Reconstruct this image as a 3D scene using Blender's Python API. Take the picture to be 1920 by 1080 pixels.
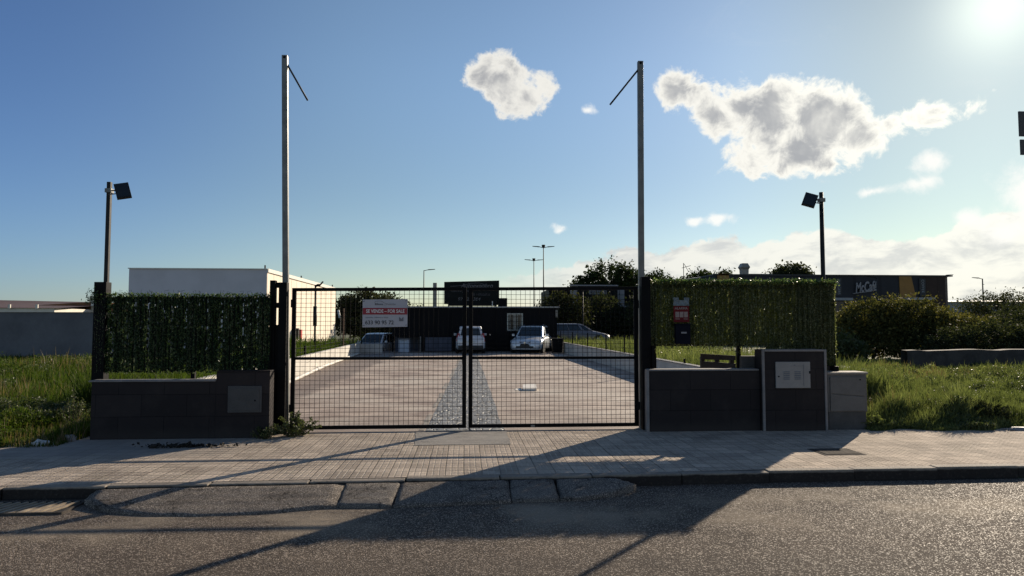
import bpy, bmesh, math, random
import numpy as np
from mathutils import Vector, Matrix
R = math.radians
for o in list(bpy.data.objects): bpy.data.objects.remove(o)
SC = bpy.context.scene
COL = SC.collection
# ------------------------------------------------------------------ camera
YAW, PITCH = R(4.0), math.atan(69/1280)
cam = bpy.data.cameras.new('camera'); cam.lens = 24; cam.sensor_width = 36
cam.clip_start = .05; cam.clip_end = 3000
camo = bpy.data.objects.new('camera', cam); COL.objects.link(camo)
camo.location = (0, 0, 1.6)
camo.rotation_euler = (R(90) + PITCH, 0, -YAW)
SC.camera = camo
# ------------------------------------------------------------------ light
SUN_AZ, SUN_EL = R(40.2), R(21.2)
sv = Vector((math.sin(SUN_AZ)*math.cos(SUN_EL), math.cos(SUN_AZ)*math.cos(SUN_EL), math.sin(SUN_EL)))
sl = bpy.data.lights.new('sun', 'SUN'); sl.energy = 5.0; sl.angle = R(.5); sl.color = (1, .86, .68)
so = bpy.data.objects.new('sun', sl); COL.objects.link(so)
so.rotation_euler = (-sv).to_track_quat('-Z', 'Y').to_euler()
SC.view_settings.view_transform = 'Standard'; SC.view_settings.look = 'None'
SC.view_settings.exposure = 0.52; SC.view_settings.gamma = 1
SKY_STRENGTH = .06

class NT:
    """small helper for node trees"""
    def __init__(s, tree): s.t = tree; s.t.nodes.clear()
    def n(s, typ, **kw):
        nd = s.t.nodes.new(typ)
        for k, v in kw.items():
            if k.startswith('i_'):
                key = k[2:]; key = int(key) if key.isdigit() else key.replace('_', ' ')
                s.set(nd.inputs[key], v)
            else: setattr(nd, k, v)
        return nd
    def set(s, inp, v):
        if isinstance(v, bpy.types.NodeSocket): s.t.links.new(v, inp)
        elif v is not None:
            if inp.type == 'RGBA' and len(v) == 3: v = (*v, 1)
            inp.default_value = v
    def m(s, op, a, b=None, c=None, clamp=False):
        nd = s.t.nodes.new('ShaderNodeMath'); nd.operation = op; nd.use_clamp = clamp
        for i, v in enumerate((a, b, c)):
            if v is not None: s.set(nd.inputs[i], v)
        return nd.outputs[0]
    def step(s, x, lo, hi):
        nd = s.t.nodes.new('ShaderNodeMapRange'); nd.interpolation_type = 'SMOOTHSTEP'
        s.set(nd.inputs[0], x); s.set(nd.inputs[1], lo); s.set(nd.inputs[2], hi)
        return nd.outputs[0]
    def mix(s, f, a, b, blend='MIX'):
        nd = s.t.nodes.new('ShaderNodeMix'); nd.data_type = 'RGBA'; nd.blend_type = blend
        s.set(nd.inputs[0], f); s.set(nd.inputs[6], a); s.set(nd.inputs[7], b)
        return nd.outputs[2]
    def noise(s, vec, scale, detail=4, rough=.55, dist=0.0, dim='3D'):
        nd = s.t.nodes.new('ShaderNodeTexNoise'); nd.noise_dimensions = dim
        s.set(nd.inputs['Vector'], vec); nd.inputs['Scale'].default_value = scale
        nd.inputs['Detail'].default_value = detail; nd.inputs['Roughness'].default_value = rough
        nd.inputs['Distortion'].default_value = dist
        return nd.outputs['Fac']

world = bpy.data.worlds.new('World'); SC.world = world; world.use_nodes = True
def make_world():
    w = NT(world.node_tree)
    sky = w.n('ShaderNodeTexSky', sky_type='NISHITA', sun_disc=False, sun_elevation=SUN_EL, sun_rotation=SUN_AZ,
              altitude=20, air_density=1.0, dust_density=.25, ozone_density=3.0)
    tc = w.n('ShaderNodeTexCoord').outputs['Generated']
    sep = w.n('ShaderNodeSeparateXYZ', i_0=tc)
    X, Y, Z = sep.outputs
    az0 = w.m('MULTIPLY', w.m('ARCTAN2', X, Y), 57.2958)
    el0 = w.m('MULTIPLY', w.m('ARCSINE', Z), 57.2958)
    # ragged edges: the direction is displaced by noise before the cloud lumps are measured
    def warp(base, seed, scale, amp):
        off = w.n('ShaderNodeVectorMath', operation='ADD', i_0=tc, i_1=(seed, seed*.7, seed*1.3)).outputs[0]
        f = w.noise(off, scale, 6, .6)
        return w.m('MULTIPLY_ADD', w.m('SUBTRACT', f, .5), amp, base)
    az = warp(az0, 3.1, 10, 3.6); el = warp(el0, 8.7, 10, 3.0)
    def field(blobs, k_=None):
        D = None
        for a, e, ra, re in blobs:
            dx = w.m('MULTIPLY', w.m('SUBTRACT', az, a), 1/ra)
            dy = w.m('MULTIPLY', w.m('SUBTRACT', el, e), 1/re)
            d = w.m('SUBTRACT', 1.0, w.m('SQRT', w.m('ADD', w.m('MULTIPLY', dx, dx), w.m('MULTIPLY', dy, dy))))
            d = w.m('MULTIPLY', d, k_ if k_ else min(ra, re)/1.6)
            if D is None: D = d
            else:
                nd = w.t.nodes.new('ShaderNodeMath'); nd.operation = 'SMOOTH_MAX'
                w.set(nd.inputs[0], D); w.set(nd.inputs[1], d); nd.inputs[2].default_value = .9; D = nd.outputs[0]
        return D
    big = field([(18.3, 18.6, 1.9, 1.3), (20.6, 17.0, 2.3, 1.7), (22.8, 16.8, 2.2, 2.0), (25.3, 16.2, 2.8, 2.6), (28.8, 15.6, 2.9, 2.9),
                 (24.5, 13.9, 2.6, 1.3), (27.4, 13.3, 2.9, 2.2), (31.2, 14.3, 2.0, 1.7), (33.8, 15.0, 1.9, .8), (36.0, 15.0, 1.2, .5), (23.5, 12.6, 1.0, .8),
                 (1.9, 20.5, 1.9, 1.5), (3.6, 19.8, 2.2, 1.7), (5.0, 18.9, 2.2, 1.5), (6.6, 19.0, 1.4, 1.2)])
    small = field([(10.7, 17.9, .9, .55), (8.05, 8.0, .7, .55), (35.9, 11.3, 1.5, .9), (31.8, 10.0, 1.3, .5), (35.2, 9.9, 2.2, .7), (41.5, 9.2, 2.2, 2.4), (38.0, 7.5, 1.2, .9), (44, 7.5, 3, 3), (40.5, 6.5, 1.8, 1.2), (21.6, 8.4, 1.5, .6), (19.0, 8.2, .9, .5)], 1.1)
    fine = w.noise(tc, 26, 9, .62, .4)
    blot = w.noise(tc, 11, 4, .5, .6)
    mid = w.noise(tc, 12, 6, .6, .3)
    Dn = w.m('ADD', w.m('MULTIPLY_ADD', w.m('SUBTRACT', fine, .5), 2.3, big), w.m('MULTIPLY', w.m('SUBTRACT', mid, .5), 1.8))
    Sn = w.m('MULTIPLY_ADD', w.m('SUBTRACT', fine, .53), 2.2, small)
    m_big = w.step(Dn, -.12, .34); m_small = w.step(Sn, -.15, .9)
    # low band of broken cloud over the horizon, to the right
    st = w.n('ShaderNodeMapping'); w.set(st.inputs['Vector'], tc); st.inputs['Scale'].default_value = (1, 1, 2.4)
    bn = w.noise(st.outputs[0], 7.5, 8, .6, .5)
    bn2 = w.noise(st.outputs[0], 17, 7, .6, .3)
    edge = w.m('ADD', w.m('MULTIPLY', w.step(az0, 4, 20), 2.9), w.m('ADD', w.m('MULTIPLY', w.step(az0, 32, 42), .9), w.m('MULTIPLY_ADD', w.noise(tc, 8, 6, .62), 6.5, 1.2)))        # top of the band rises to the right
    hgt = w.m('SUBTRACT', 1.0, w.step(el0, w.m('MULTIPLY', edge, .80), w.m('MULTIPLY_ADD', edge, 1.0, .3)))
    rgt = w.step(az0, 0, 14)
    cov = w.m('ADD', w.m('ADD', w.m('MULTIPLY', hgt, .62), bn), w.m('MULTIPLY', rgt, .12))
    m_band = w.m('MULTIPLY', w.step(cov, .80, 1.02), w.m('MULTIPLY', w.step(az0, -1, 12), w.step(el0, -1.5, .5)))
    # behind and beside the camera: scattered cloud
    back = w.m('MULTIPLY', w.step(w.noise(tc, 2.4, 6, .6), .54, .68), w.m('MULTIPLY', w.step(w.m('ABSOLUTE', az0), 60, 80), .8))
    cirrus = w.m('MULTIPLY', w.step(w.noise(st.outputs[0], 4.0, 8, .7, 1.2), .5, .8),
                 w.m('MULTIPLY', w.step(az0, 14, 32), w.m('MULTIPLY', w.step(el0, 11, 19), .30)))
    # sunlight coming through: thin cloud is bright, thick cloud is grey
    thick = w.m('MULTIPLY', w.step(Dn, .18, 1.0), w.step(w.m('ADD', w.m('MULTIPLY', blot, .7), w.m('MULTIPLY', fine, .3)), .31, .62))
    glow = w.m('POWER', w.m('MAXIMUM', w.n('ShaderNodeVectorMath', operation='DOT_PRODUCT', i_0=tc, i_1=tuple(sv)).outputs['Value'], 0.0), 14)
    def lit(thk, lo, hi):
        c = w.mix(thk, hi, lo)
        return w.mix(1.0, c, w.n('ShaderNodeCombineColor', i_0=w.m('MULTIPLY_ADD', glow, .30, .88), i_1=w.m('MULTIPLY_ADD', glow, .30, .88), i_2=w.m('MULTIPLY_ADD', glow, .26, .88)).outputs[0], 'MULTIPLY')
    hi, lo = (11.6, 11.3, 10.5), (4.6, 4.7, 5.0)
    c_big = lit(thick, lo, hi)
    c_band = lit(w.m('MULTIPLY', w.step(bn2, .44, .68), .7), (6.6, 6.8, 7.1), (11.2, 11.0, 10.2))
    # sky colour and brightness graded by direction, front sector set apart from the rest
    skyc = sky.outputs[0]
    front = w.m('MULTIPLY', w.m('SUBTRACT', 1.0, w.step(w.m('ABSOLUTE', az0), 48, 85)), w.m('SUBTRACT', 1.0, w.step(el0, 24, 50)))
    fcol = w.mix(w.step(az0, -38, -8), (.80, .94, 1.20), (1.12, 1.10, 1.04))
    fcol = w.mix(w.step(az0, 14, 36), fcol, (1.02, 1.08, .95))
    up = w.m('MULTIPLY_ADD', w.m('MULTIPLY', w.step(el0, 9, 22), w.m('SUBTRACT', 1.0, w.step(az0, 22, 38))), w.m('MULTIPLY', w.step(az0, -34, -5), .24), 1.0)
    up = w.m('MULTIPLY', up, w.m('SUBTRACT', 1.0, w.m('MULTIPLY', w.step(az0, 20, 34), .14)))
    fcol = w.mix(1.0, fcol, w.n('ShaderNodeCombineColor', i_0=up, i_1=up, i_2=up).outputs[0], 'MULTIPLY')
    tint = w.mix(1.0, skyc, w.mix(front, (.95, 1.0, 1.05), fcol), 'MULTIPLY')
    col = w.mix(cirrus, tint, (9.5, 9.6, 9.6))
    col = w.mix(w.m('MULTIPLY', m_band, .92), col, c_band)
    col = w.mix(w.m('MULTIPLY', m_small, .85), col, (12.2, 12.0, 11.4))
    col = w.mix(w.m('MULTIPLY', m_big, .97), col, c_big)
    col = w.mix(w.m('MULTIPLY', back, .6), col, (3.5, 3.5, 3.8))
    # bright aureole of the air close round the sun
    dt = w.m('MAXIMUM', w.n('ShaderNodeVectorMath', operation='DOT_PRODUCT', i_0=tc, i_1=tuple(sv)).outputs['Value'], 0.0)
    au = w.m('ADD', w.m('MULTIPLY', w.m('POWER', dt, 700), 5.0), w.m('MULTIPLY', w.m('POWER', dt, 70), .35))
    col = w.mix(1.0, col, w.n('ShaderNodeCombineColor', i_0=au, i_1=au, i_2=w.m('MULTIPLY', au, .72)).outputs[0], 'ADD')
    bg = w.n('ShaderNodeBackground', i_0=col, i_1=SKY_STRENGTH)
    w.n('ShaderNodeOutputWorld', i_0=bg.outputs[0])
make_world()
world.cycles.sampling_method = 'MANUAL'; world.cycles.sample_map_resolution = 512

# ------------------------------------------------------------------ materials
MATS = {}
def mat(name, col, rough=.7, var=.15, vscale=3.0, bump=0, bscale=60, metal=0, spec=.5, col2=None, fine=0, trans=0, coat=0):
    """procedural material: base colour broken up by two scales of noise, and bump"""
    if name in MATS: return MATS[name]
    m = bpy.data.materials.new(name); m.use_nodes = True
    t = NT(m.node_tree)
    tc = t.n('ShaderNodeTexCoord').outputs['Object']
    c2 = col2 or tuple(min(1, c*(1+var)) for c in col); c1 = col if col2 else tuple(c*(1-var) for c in col)
    f = t.step(t.noise(tc, vscale, 6, .62), .32, .68)
    c = t.mix(f, c1, c2)
    if fine:
        c = t.mix(t.m('MULTIPLY', t.step(t.noise(tc, vscale*14, 4, .6), .35, .7), fine), c, tuple(x*.45 for x in col))
    p = t.n('ShaderNodeBsdfPrincipled', i_Base_Color=c, i_Metallic=metal)
    r = t.m('MULTIPLY_ADD', t.m('SUBTRACT', t.noise(tc, vscale*3, 4), .5), .25, rough)
    t.set(p.inputs['Roughness'], r); p.inputs['Specular IOR Level'].default_value = spec
    if coat: p.inputs['Coat Weight'].default_value = coat
    if bump:
        b = t.n('ShaderNodeBump', i_Strength=bump, i_Distance=.01, i_Height=t.noise(tc, bscale, 5, .6))
        t.set(p.inputs['Normal'], b.outputs[0])
    t.n('ShaderNodeOutputMaterial', i_0=p.outputs[0])
    MATS[name] = m; return m

def leafmat(name, cols, trans=.45, rough=.5, patch=.6, spec=.3):
    """leaves: every leaf takes its own shade, light shines through them"""
    if name in MATS: return MATS[name]
    m = bpy.data.materials.new(name); m.use_nodes = True
    t = NT(m.node_tree)
    g = t.n('ShaderNodeNewGeometry')
    tc = t.n('ShaderNodeTexCoord').outputs['Object']
    ramp = t.n('ShaderNodeValToRGB')
    f = t.m('ADD', t.m('MULTIPLY', g.outputs['Random Per Island'], .55), t.m('ADD', t.m('MULTIPLY', t.m('SUBTRACT', t.noise(tc, patch, 4), .35), .8), t.m('MULTIPLY', t.m('SUBTRACT', t.noise(tc, patch*9, 3), .4), 1.1)))
    t.set(ramp.inputs[0], f)
    el = ramp.color_ramp.elements
    for i, c in enumerate(cols):
        e = el[i] if i < 2 else el.new(i/(len(cols)-1))
        e.position = i/(len(cols)-1); e.color = (*c, 1)
    for i, c in enumerate(cols):
        ramp.color_ramp.elements[i].color = (*c, 1)
    p = t.n('ShaderNodeBsdfPrincipled', i_Base_Color=ramp.outputs[0], i_Roughness=rough)
    p.inputs['Specular IOR Level'].default_value = spec
    tr = t.n('ShaderNodeBsdfTranslucent', i_Color=t.mix(1.0, ramp.outputs[0], (1.35, 1.4, .75), 'MULTIPLY'))
    mx = t.n('ShaderNodeMixShader', i_0=trans, i_1=p.outputs[0], i_2=tr.outputs[0])
    t.n('ShaderNodeOutputMaterial', i_0=mx.outputs[0])
    MATS[name] = m; return m

def asphalt(name, base, dark, light, agg=120, streak=None):
    m = bpy.data.materials.new(name); m.use_nodes = True
    t = NT(m.node_tree); tc = t.n('ShaderNodeTexCoord').outputs['Object']
    v = t.n('ShaderNodeTexVoronoi', i_Scale=agg); t.set(v.inputs['Vector'], tc)
    big = t.step(t.noise(tc, .7, 7, .65, .5), .42, .6)
    c = t.mix(big, base, dark)
    c = t.mix(t.m('MULTIPLY', t.step(t.noise(tc, 1.7, 6, .65, .8), .5, .75), .45), c, light)
    cell = t.n('ShaderNodeSeparateColor', i_0=v.outputs['Color']).outputs[0]
    c = t.mix(t.step(cell, .62, .95), c, tuple(min(1, x*2.7) for x in light))
    c = t.mix(t.m('MULTIPLY', t.step(v.outputs['Distance'], .35, .75), .75), c, tuple(x*.35 for x in dark))
    if streak: c = streak(t, tc, c)
    p = t.n('ShaderNodeBsdfPrincipled', i_Base_Color=c)
    p.inputs['Specular IOR Level'].default_value = .05
    t.set(p.inputs['Roughness'], t.m('SUBTRACT', .88, t.m('MULTIPLY', t.step(cell, .78, .86), .42)))
    h = t.m('ADD', t.m('MULTIPLY', t.m('SUBTRACT', 1.0, v.outputs['Distance']), t.m('MULTIPLY_ADD', cell, .6, .6)), t.noise(tc, agg*.45, 4, .7))
    b = t.n('ShaderNodeBump', i_Strength=.85, i_Distance=.006, i_Height=h)
    b2 = t.n('ShaderNodeBump', i_Strength=.5, i_Distance=.05, i_Height=t.noise(tc, 2.2, 3), i_Normal=b.outputs[0])
    t.set(p.inputs['Normal'], b2.outputs[0])
    t.n('ShaderNodeOutputMaterial', i_0=p.outputs[0]); MATS[name] = m; return m

def crack_streak(t, tc, c):
    # a tar seam running with the kerb, faded tyre paths and oil stains
    s = t.n('ShaderNodeSeparateXYZ', i_0=tc).outputs
    w = t.m('MULTIPLY_ADD', t.noise(tc, 1.3, 5, .7), .14, s[1])
    seam = t.m('SUBTRACT', 1.0, t.step(t.m('ABSOLUTE', t.m('SUBTRACT', w, 6.62)), .004, .012))
    seam = t.m('MULTIPLY', seam, t.step(s[0], 2.6, 3.6))
    c = t.mix(t.m('MULTIPLY', seam, .8), c, (.015, .014, .014))
    wv = t.n('ShaderNodeVectorMath', operation='ADD', i_0=tc, i_1=t.n('ShaderNodeVectorMath', operation='SCALE', i_0=t.n('ShaderNodeTexNoise', i_Scale=1.8, i_Detail=6.0, i_Vector=tc).outputs['Color']).outputs[0]).outputs[0]
    cr = t.n('ShaderNodeTexVoronoi', i_Scale=.42, feature='DISTANCE_TO_EDGE'); t.set(cr.inputs['Vector'], wv)
    ck = t.m('MULTIPLY', t.m('SUBTRACT', 1.0, t.step(cr.outputs['Distance'], .001, .0045)), t.step(t.noise(tc, .8, 3), .5, .6))
    c = t.mix(t.m('MULTIPLY', ck, .7), c, (.02, .018, .016))
    tyre = t.m('SUBTRACT', 1.0, t.step(t.m('ABSOLUTE', t.m('SUBTRACT', w, 4.9)), .1, .5))
    c = t.mix(t.m('MULTIPLY', tyre, .3), c, (.075, .065, .056))
    oil = t.step(t.noise(tc, 1.15, 5, .6, .4), .66, .72); c = t.mix(t.m('MULTIPLY', oil, .45), c, (.05, .044, .04))
    dust = t.m('MULTIPLY', t.m('SUBTRACT', 1.0, t.step(t.m('ABSOLUTE', t.m('SUBTRACT', w, 6.35)), .1, .9)), t.step(t.noise(tc, .9, 5, .6), .4, .65))
    return t.mix(t.m('MULTIPLY', dust, .8), c, (.30, .25, .19))

def paver_mat():
    """hydraulic pavement tile: 20 cm tiles of nine raised squares, grooves between"""
    m = bpy.data.materials.new('pavement tile'); m.use_nodes = True
    t = NT(m.node_tree); tc = t.n('ShaderNodeTexCoord').outputs['Object']
    s = t.n('ShaderNodeSeparateXYZ', i_0=tc).outputs
    wob = t.m('MULTIPLY', t.m('SUBTRACT', t.noise(tc, .8, 3), .5), .02)
    def groove(ax, pitch, w):
        a = t.m('FRACT', t.m('DIVIDE', t.m('ADD', s[ax], t.m('ADD', wob, 100*pitch*3)), pitch))
        d = t.m('MULTIPLY', t.m('SUBTRACT', .5, t.m('ABSOLUTE', t.m('SUBTRACT', a, .5))), pitch)   # metres to the nearest line
        return t.step(d, w*.4, w)
    cells = t.m('MULTIPLY', groove(0, .2/3, .0095), groove(1, .2/3, .0095))
    tiles = t.m('MULTIPLY', groove(0, .2, .006), groove(1, .2, .012))
    # each tile its own shade
    def fl(ax): return t.m('FLOOR', t.m('DIVIDE', t.m('ADD', s[ax], wob), .2))
    cmb = t.n('ShaderNodeCombineXYZ', i_0=fl(0), i_1=fl(1))
    wn = t.n('ShaderNodeTexWhiteNoise'); t.set(wn.inputs['Vector'], cmb.outputs[0])
    c = t.mix(t.m('MULTIPLY', wn.outputs['Value'], 1.0), (.64, .535, .43), (.42, .35, .285))
    c = t.mix(t.m('MULTIPLY', t.step(t.noise(tc, 1.1, 6, .65), .45, .75), .7), c, (.26, .22, .185))
    c = t.mix(t.m('MULTIPLY', t.step(t.noise(tc, 24, 4, .6), .45, .75), .35), c, (.2, .17, .14))
    # worn, dirt-filled places where the grooves are nearly gone
    worn = t.step(t.noise(tc, .9, 4, .6, .5), .40, .60)
    left = t.m('SUBTRACT', 1.0, t.step(t.m('ADD', s[0], t.m('MULTIPLY', t.noise(tc, 1.5, 3), 1.2)), -3.2, -1.9))
    front = t.step(s[1], 8.3, 9.0)
    smooth = t.m('MAXIMUM', t.m('MULTIPLY', worn, .55), t.m('MULTIPLY', left, t.m('MULTIPLY', front, .95)))
    keep = t.m('SUBTRACT', 1.0, smooth)
    groove_lit = t.mix(t.step(t.noise(tc, 3, 4), .35, .6), (.34, .29, .235), (.68, .60, .49))  # pale tone painted in for sun on the groove walls
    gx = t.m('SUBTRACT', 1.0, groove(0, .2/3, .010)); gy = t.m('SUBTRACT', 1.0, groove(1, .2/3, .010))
    c = t.mix(t.m('MULTIPLY', gy, t.m('MULTIPLY', keep, .75)), c, (.13, .11, .09))  # cross grooves painted dark, as walls turned from the sun
    c = t.mix(t.m('MULTIPLY', gx, t.m('MULTIPLY', keep, .75)), c, groove_lit)
    c = t.mix(t.m('MULTIPLY', t.m('SUBTRACT', 1.0, tiles), t.m('MULTIPLY_ADD', keep, .35, .3)), c, (.09, .075, .06))
    c = t.mix(t.m('MULTIPLY', t.m('MULTIPLY', left, front), .7), c, (.27, .25, .23))
    moss = t.m('MULTIPLY', t.step(t.noise(tc, 2.3, 5, .7), .58, .7), t.m('SUBTRACT', 1.0, cells))
    c = t.mix(t.m('MULTIPLY', moss, .4), c, (.17, .19, .07))
    p = t.n('ShaderNodeBsdfPrincipled', i_Base_Color=c, i_Roughness=.9); p.inputs['Specular IOR Level'].default_value = .06
    h = t.m('ADD', t.m('MULTIPLY', cells, t.m('MULTIPLY', keep, 1.0)), t.m('MULTIPLY', tiles, .5))
    b = t.n('ShaderNodeBump', i_Strength=1.0, i_Distance=.011, i_Height=h)
    b2 = t.n('ShaderNodeBump', i_Strength=.35, i_Distance=.01, i_Height=t.noise(tc, 70, 5, .65), i_Normal=b.outputs[0])
    # tiles settle unevenly
    tl = t.n('ShaderNodeBump', i_Strength=.25, i_Distance=.03, i_Height=t.noise(tc, 3.0, 2), i_Normal=b2.outputs[0])
    t.set(p.inputs['Normal'], tl.outputs[0])
    t.n('ShaderNodeOutputMaterial', i_0=p.outputs[0]); return m

def lot_mat():
    m = bpy.data.materials.new('worn lot paving'); m.use_nodes = True
    t = NT(m.node_tree); tc = t.n('ShaderNodeTexCoord').outputs['Object']
    s = t.n('ShaderNodeSeparateXYZ', i_0=tc).outputs
    mp = t.n('ShaderNodeMapping'); t.set(mp.inputs['Vector'], tc); mp.inputs['Scale'].default_value = (.75, 1.25, 1)
    st = t.noise(mp.outputs[0], 1.1, 7, .65, .6)
    c = t.mix(t.step(st, .34, .66), (.22, .16, .128), (.46, .37, .30))
    c = t.mix(t.m('MULTIPLY', t.step(t.noise(tc, .35, 5, .6), .45, .65), .65), c, (.50, .44, .37))
    n1 = t.m('MULTIPLY', t.noise(tc, .5, 5, .6), 1.3)
    # older darker paving beside the left wall
    old = t.m('SUBTRACT', 1.0, t.step(t.m('ADD', s[0], n1), -3.1, -2.7))
    c = t.mix(t.m('MULTIPLY', old, .8), c, (.15, .11, .09))
    near = t.m('SUBTRACT', 1.0, t.step(t.m('ADD', s[1], n1), 11.9, 13.2))
    c = t.mix(t.m('MULTIPLY', near, .4), c, (.17, .13, .105))
    c = t.mix(t.m('MULTIPLY', t.step(t.noise(tc, 28, 4, .6), .45, .7), .5), c, (.12, .095, .08))
    p = t.n('ShaderNodeBsdfPrincipled', i_Base_Color=c, i_Roughness=.72)
    b = t.n('ShaderNodeBump', i_Strength=.6, i_Distance=.012, i_Height=t.m('ADD', t.noise(tc, 45, 5, .65), t.noise(mp.outputs[0], 4, 4)))
    t.set(p.inputs['Normal'], b.outputs[0])
    t.n('ShaderNodeOutputMaterial', i_0=p.outputs[0]); return m

def cobble_mat():
    m = bpy.data.materials.new('cobbles'); m.use_nodes = True
    t = NT(m.node_tree); tc = t.n('ShaderNodeTexCoord').outputs['Object']
    v = t.n('ShaderNodeTexVoronoi', i_Scale=7.5, feature='DISTANCE_TO_EDGE'); t.set(v.inputs['Vector'], tc)
    v2 = t.n('ShaderNodeTexVoronoi', i_Scale=7.5); t.set(v2.inputs['Vector'], tc)
    cell = t.n('ShaderNodeSeparateColor', i_0=v2.outputs['Color']).outputs[0]
    stone = t.step(v.outputs['Distance'], .02, .12)
    c = t.mix(cell, (.12, .125, .13), (.30, .305, .31))
    c = t.mix(t.m('SUBTRACT', 1.0, stone), c, (.09, .085, .075))
    p = t.n('ShaderNodeBsdfPrincipled', i_Base_Color=c, i_Roughness=.6)
    b = t.n('ShaderNodeBump', i_Strength=.9, i_Distance=.03, i_Height=t.m('ADD', stone, t.m('MULTIPLY', t.noise(tc, 40, 4), .4)))
    t.set(p.inputs['Normal'], b.outputs[0])
    t.n('ShaderNodeOutputMaterial', i_0=p.outputs[0]); return m

def tile_wall_mat(name, w=.62, h=.31):
    """dark stone-look cladding in large rectangular tiles"""
    m = bpy.data.materials.new(name); m.use_nodes = True
    t = NT(m.node_tree); tc = t.n('ShaderNodeTexCoord').outputs['Object']
    s = t.n('ShaderNodeSeparateXYZ', i_0=tc).outputs
    cv = t.n('ShaderNodeCombineXYZ', i_0=t.m('ADD', s[0], s[1]), i_1=s[2])
    br = t.n('ShaderNodeTexBrick', offset=.5)
    t.set(br.inputs['Vector'], cv.outputs[0])
    for k, v in (('Scale', 1.0), ('Mortar Size', .004), ('Brick Width', w), ('Row Height', h), ('Bias', 0.0), ('Mortar Smooth', .1)): br.inputs[k].default_value = v
    br.inputs['Color1'].default_value = (.022, .0185, .0195, 1); br.inputs['Color2'].default_value = (.033, .027, .027, 1); br.inputs['Mortar'].default_value = (.010, .009, .010, 1)
    c = t.mix(t.m('MULTIPLY', t.step(t.noise(tc, 2.4, 6, .65), .45, .8), .55), br.outputs[0], (.052, .044, .041))
    low = t.m('MULTIPLY', t.m('SUBTRACT', 1.0, t.step(t.m('MULTIPLY_ADD', t.noise(tc, 5, 5), .2, s[2]), .1, .28)), .5)
    c = t.mix(low, c, (.06, .051, .045))
    p = t.n('ShaderNodeBsdfPrincipled', i_Base_Color=c, i_Roughness=.7); p.inputs['Specular IOR Level'].default_value = .15
    b = t.n('ShaderNodeBump', i_Strength=.5, i_Distance=.006, i_Height=t.m('SUBTRACT', t.m('MULTIPLY', t.noise(tc, 18, 5), .4), br.outputs['Fac']))
    t.set(p.inputs['Normal'], b.outputs[0])
    t.n('ShaderNodeOutputMaterial', i_0=p.outputs[0]); return m

def ribbed_mat(name, col, pitch, var=.12, rough=.6, axis='xy', line=.55, spec=.3):
    """sheet cladding with vertical ribs"""
    m = bpy.data.materials.new(name); m.use_nodes = True
    t = NT(m.node_tree); tc = t.n('ShaderNodeTexCoord').outputs['Object']
    s = t.n('ShaderNodeSeparateXYZ', i_0=tc).outputs
    u = t.m('ADD', s[0], s[1])
    a = t.m('ABSOLUTE', t.m('SUBTRACT', t.m('FRACT', t.m('DIVIDE', t.m('ADD', u, 500*pitch), pitch)), .5))
    rib = t.step(a, .40, .47)
    c = t.mix(t.step(t.noise(tc, .8, 6, .6), .35, .7), tuple(x*(1-var) for x in col), tuple(x*(1+var) for x in col))
    mp = t.n('ShaderNodeMapping'); t.set(mp.inputs['Vector'], tc); mp.inputs['Scale'].default_value = (6, 6, .35)
    c = t.mix(t.m('MULTIPLY', t.step(t.noise(mp.outputs[0], 1.5, 5, .6), .5, .8), .3), c, tuple(x*.5 for x in col))
    c = t.mix(t.m('MULTIPLY', rib, line), c, tuple(x*.4 for x in col))
    p = t.n('ShaderNodeBsdfPrincipled', i_Base_Color=c, i_Roughness=rough); p.inputs['Specular IOR Level'].default_value = spec
    b = t.n('ShaderNodeBump', i_Strength=.8, i_Distance=.02, i_Height=t.m('SUBTRACT', 1.0, rib))
    t.set(p.inputs['Normal'], b.outputs[0])
    t.n('ShaderNodeOutputMaterial', i_0=p.outputs[0]); MATS[name] = m; return m

M = {}
M['blacksteel'] = mat('black painted steel', (.0035, .0035, .0042), .6, .3, 6, .15, 90, spec=.12)
M['polesteel'] = mat('grey galvanised pole', (.17, .17, .155), .45, .2, 4, .12, 60, metal=.25)
M['darkpole'] = mat('dark painted pole', (.018, .018, .017), .55, .3, 5, .1, 60, spec=.25)
M['rust'] = mat('rusty steel', (.09, .045, .025), .8, .4, 5, .4, 50)
M['coping'] = mat('pale wall edging', (.22, .205, .20), .65, .15, 5, .25, 70, fine=.3)
M['cladding'] = tile_wall_mat('dark wall cladding')
M['hatch'] = mat('grey hatch cover', (.05, .05, .052), .55, .12, 5, .15, 40, fine=.25)
M['meterdoor'] = mat('pale meter door', (.26, .25, .24), .5, .08, 5, .08, 40, fine=.15)
M['slot'] = mat('bluish vent slots', (.10, .125, .16), .5, .1, 8)
M['cabinet'] = mat('grey cabinet plastic', (.115, .112, .108), .6, .1, 5, .2, 60, fine=.25)
M['cabinetbase'] = mat('grey concrete plinth', (.07, .068, .066), .8, .15, 6, .4, 60, fine=.3)
M['beige'] = mat('bare rendered block', (.07, .062, .055), .85, .15, 6, .5, 50, fine=.3)
M['whitewall'] = mat('weathered white wall', (.52, .49, .44), .8, .14, 1.4, .4, 30, fine=.25)
M['concrete'] = mat('concrete', (.26, .235, .205), .8, .2, 2.2, .5, 40, fine=.3)
M['concretedark'] = mat('grey mortar slab', (.17, .152, .135), .9, .25, 3.5, .9, 50, fine=.5, spec=.15)
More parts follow.
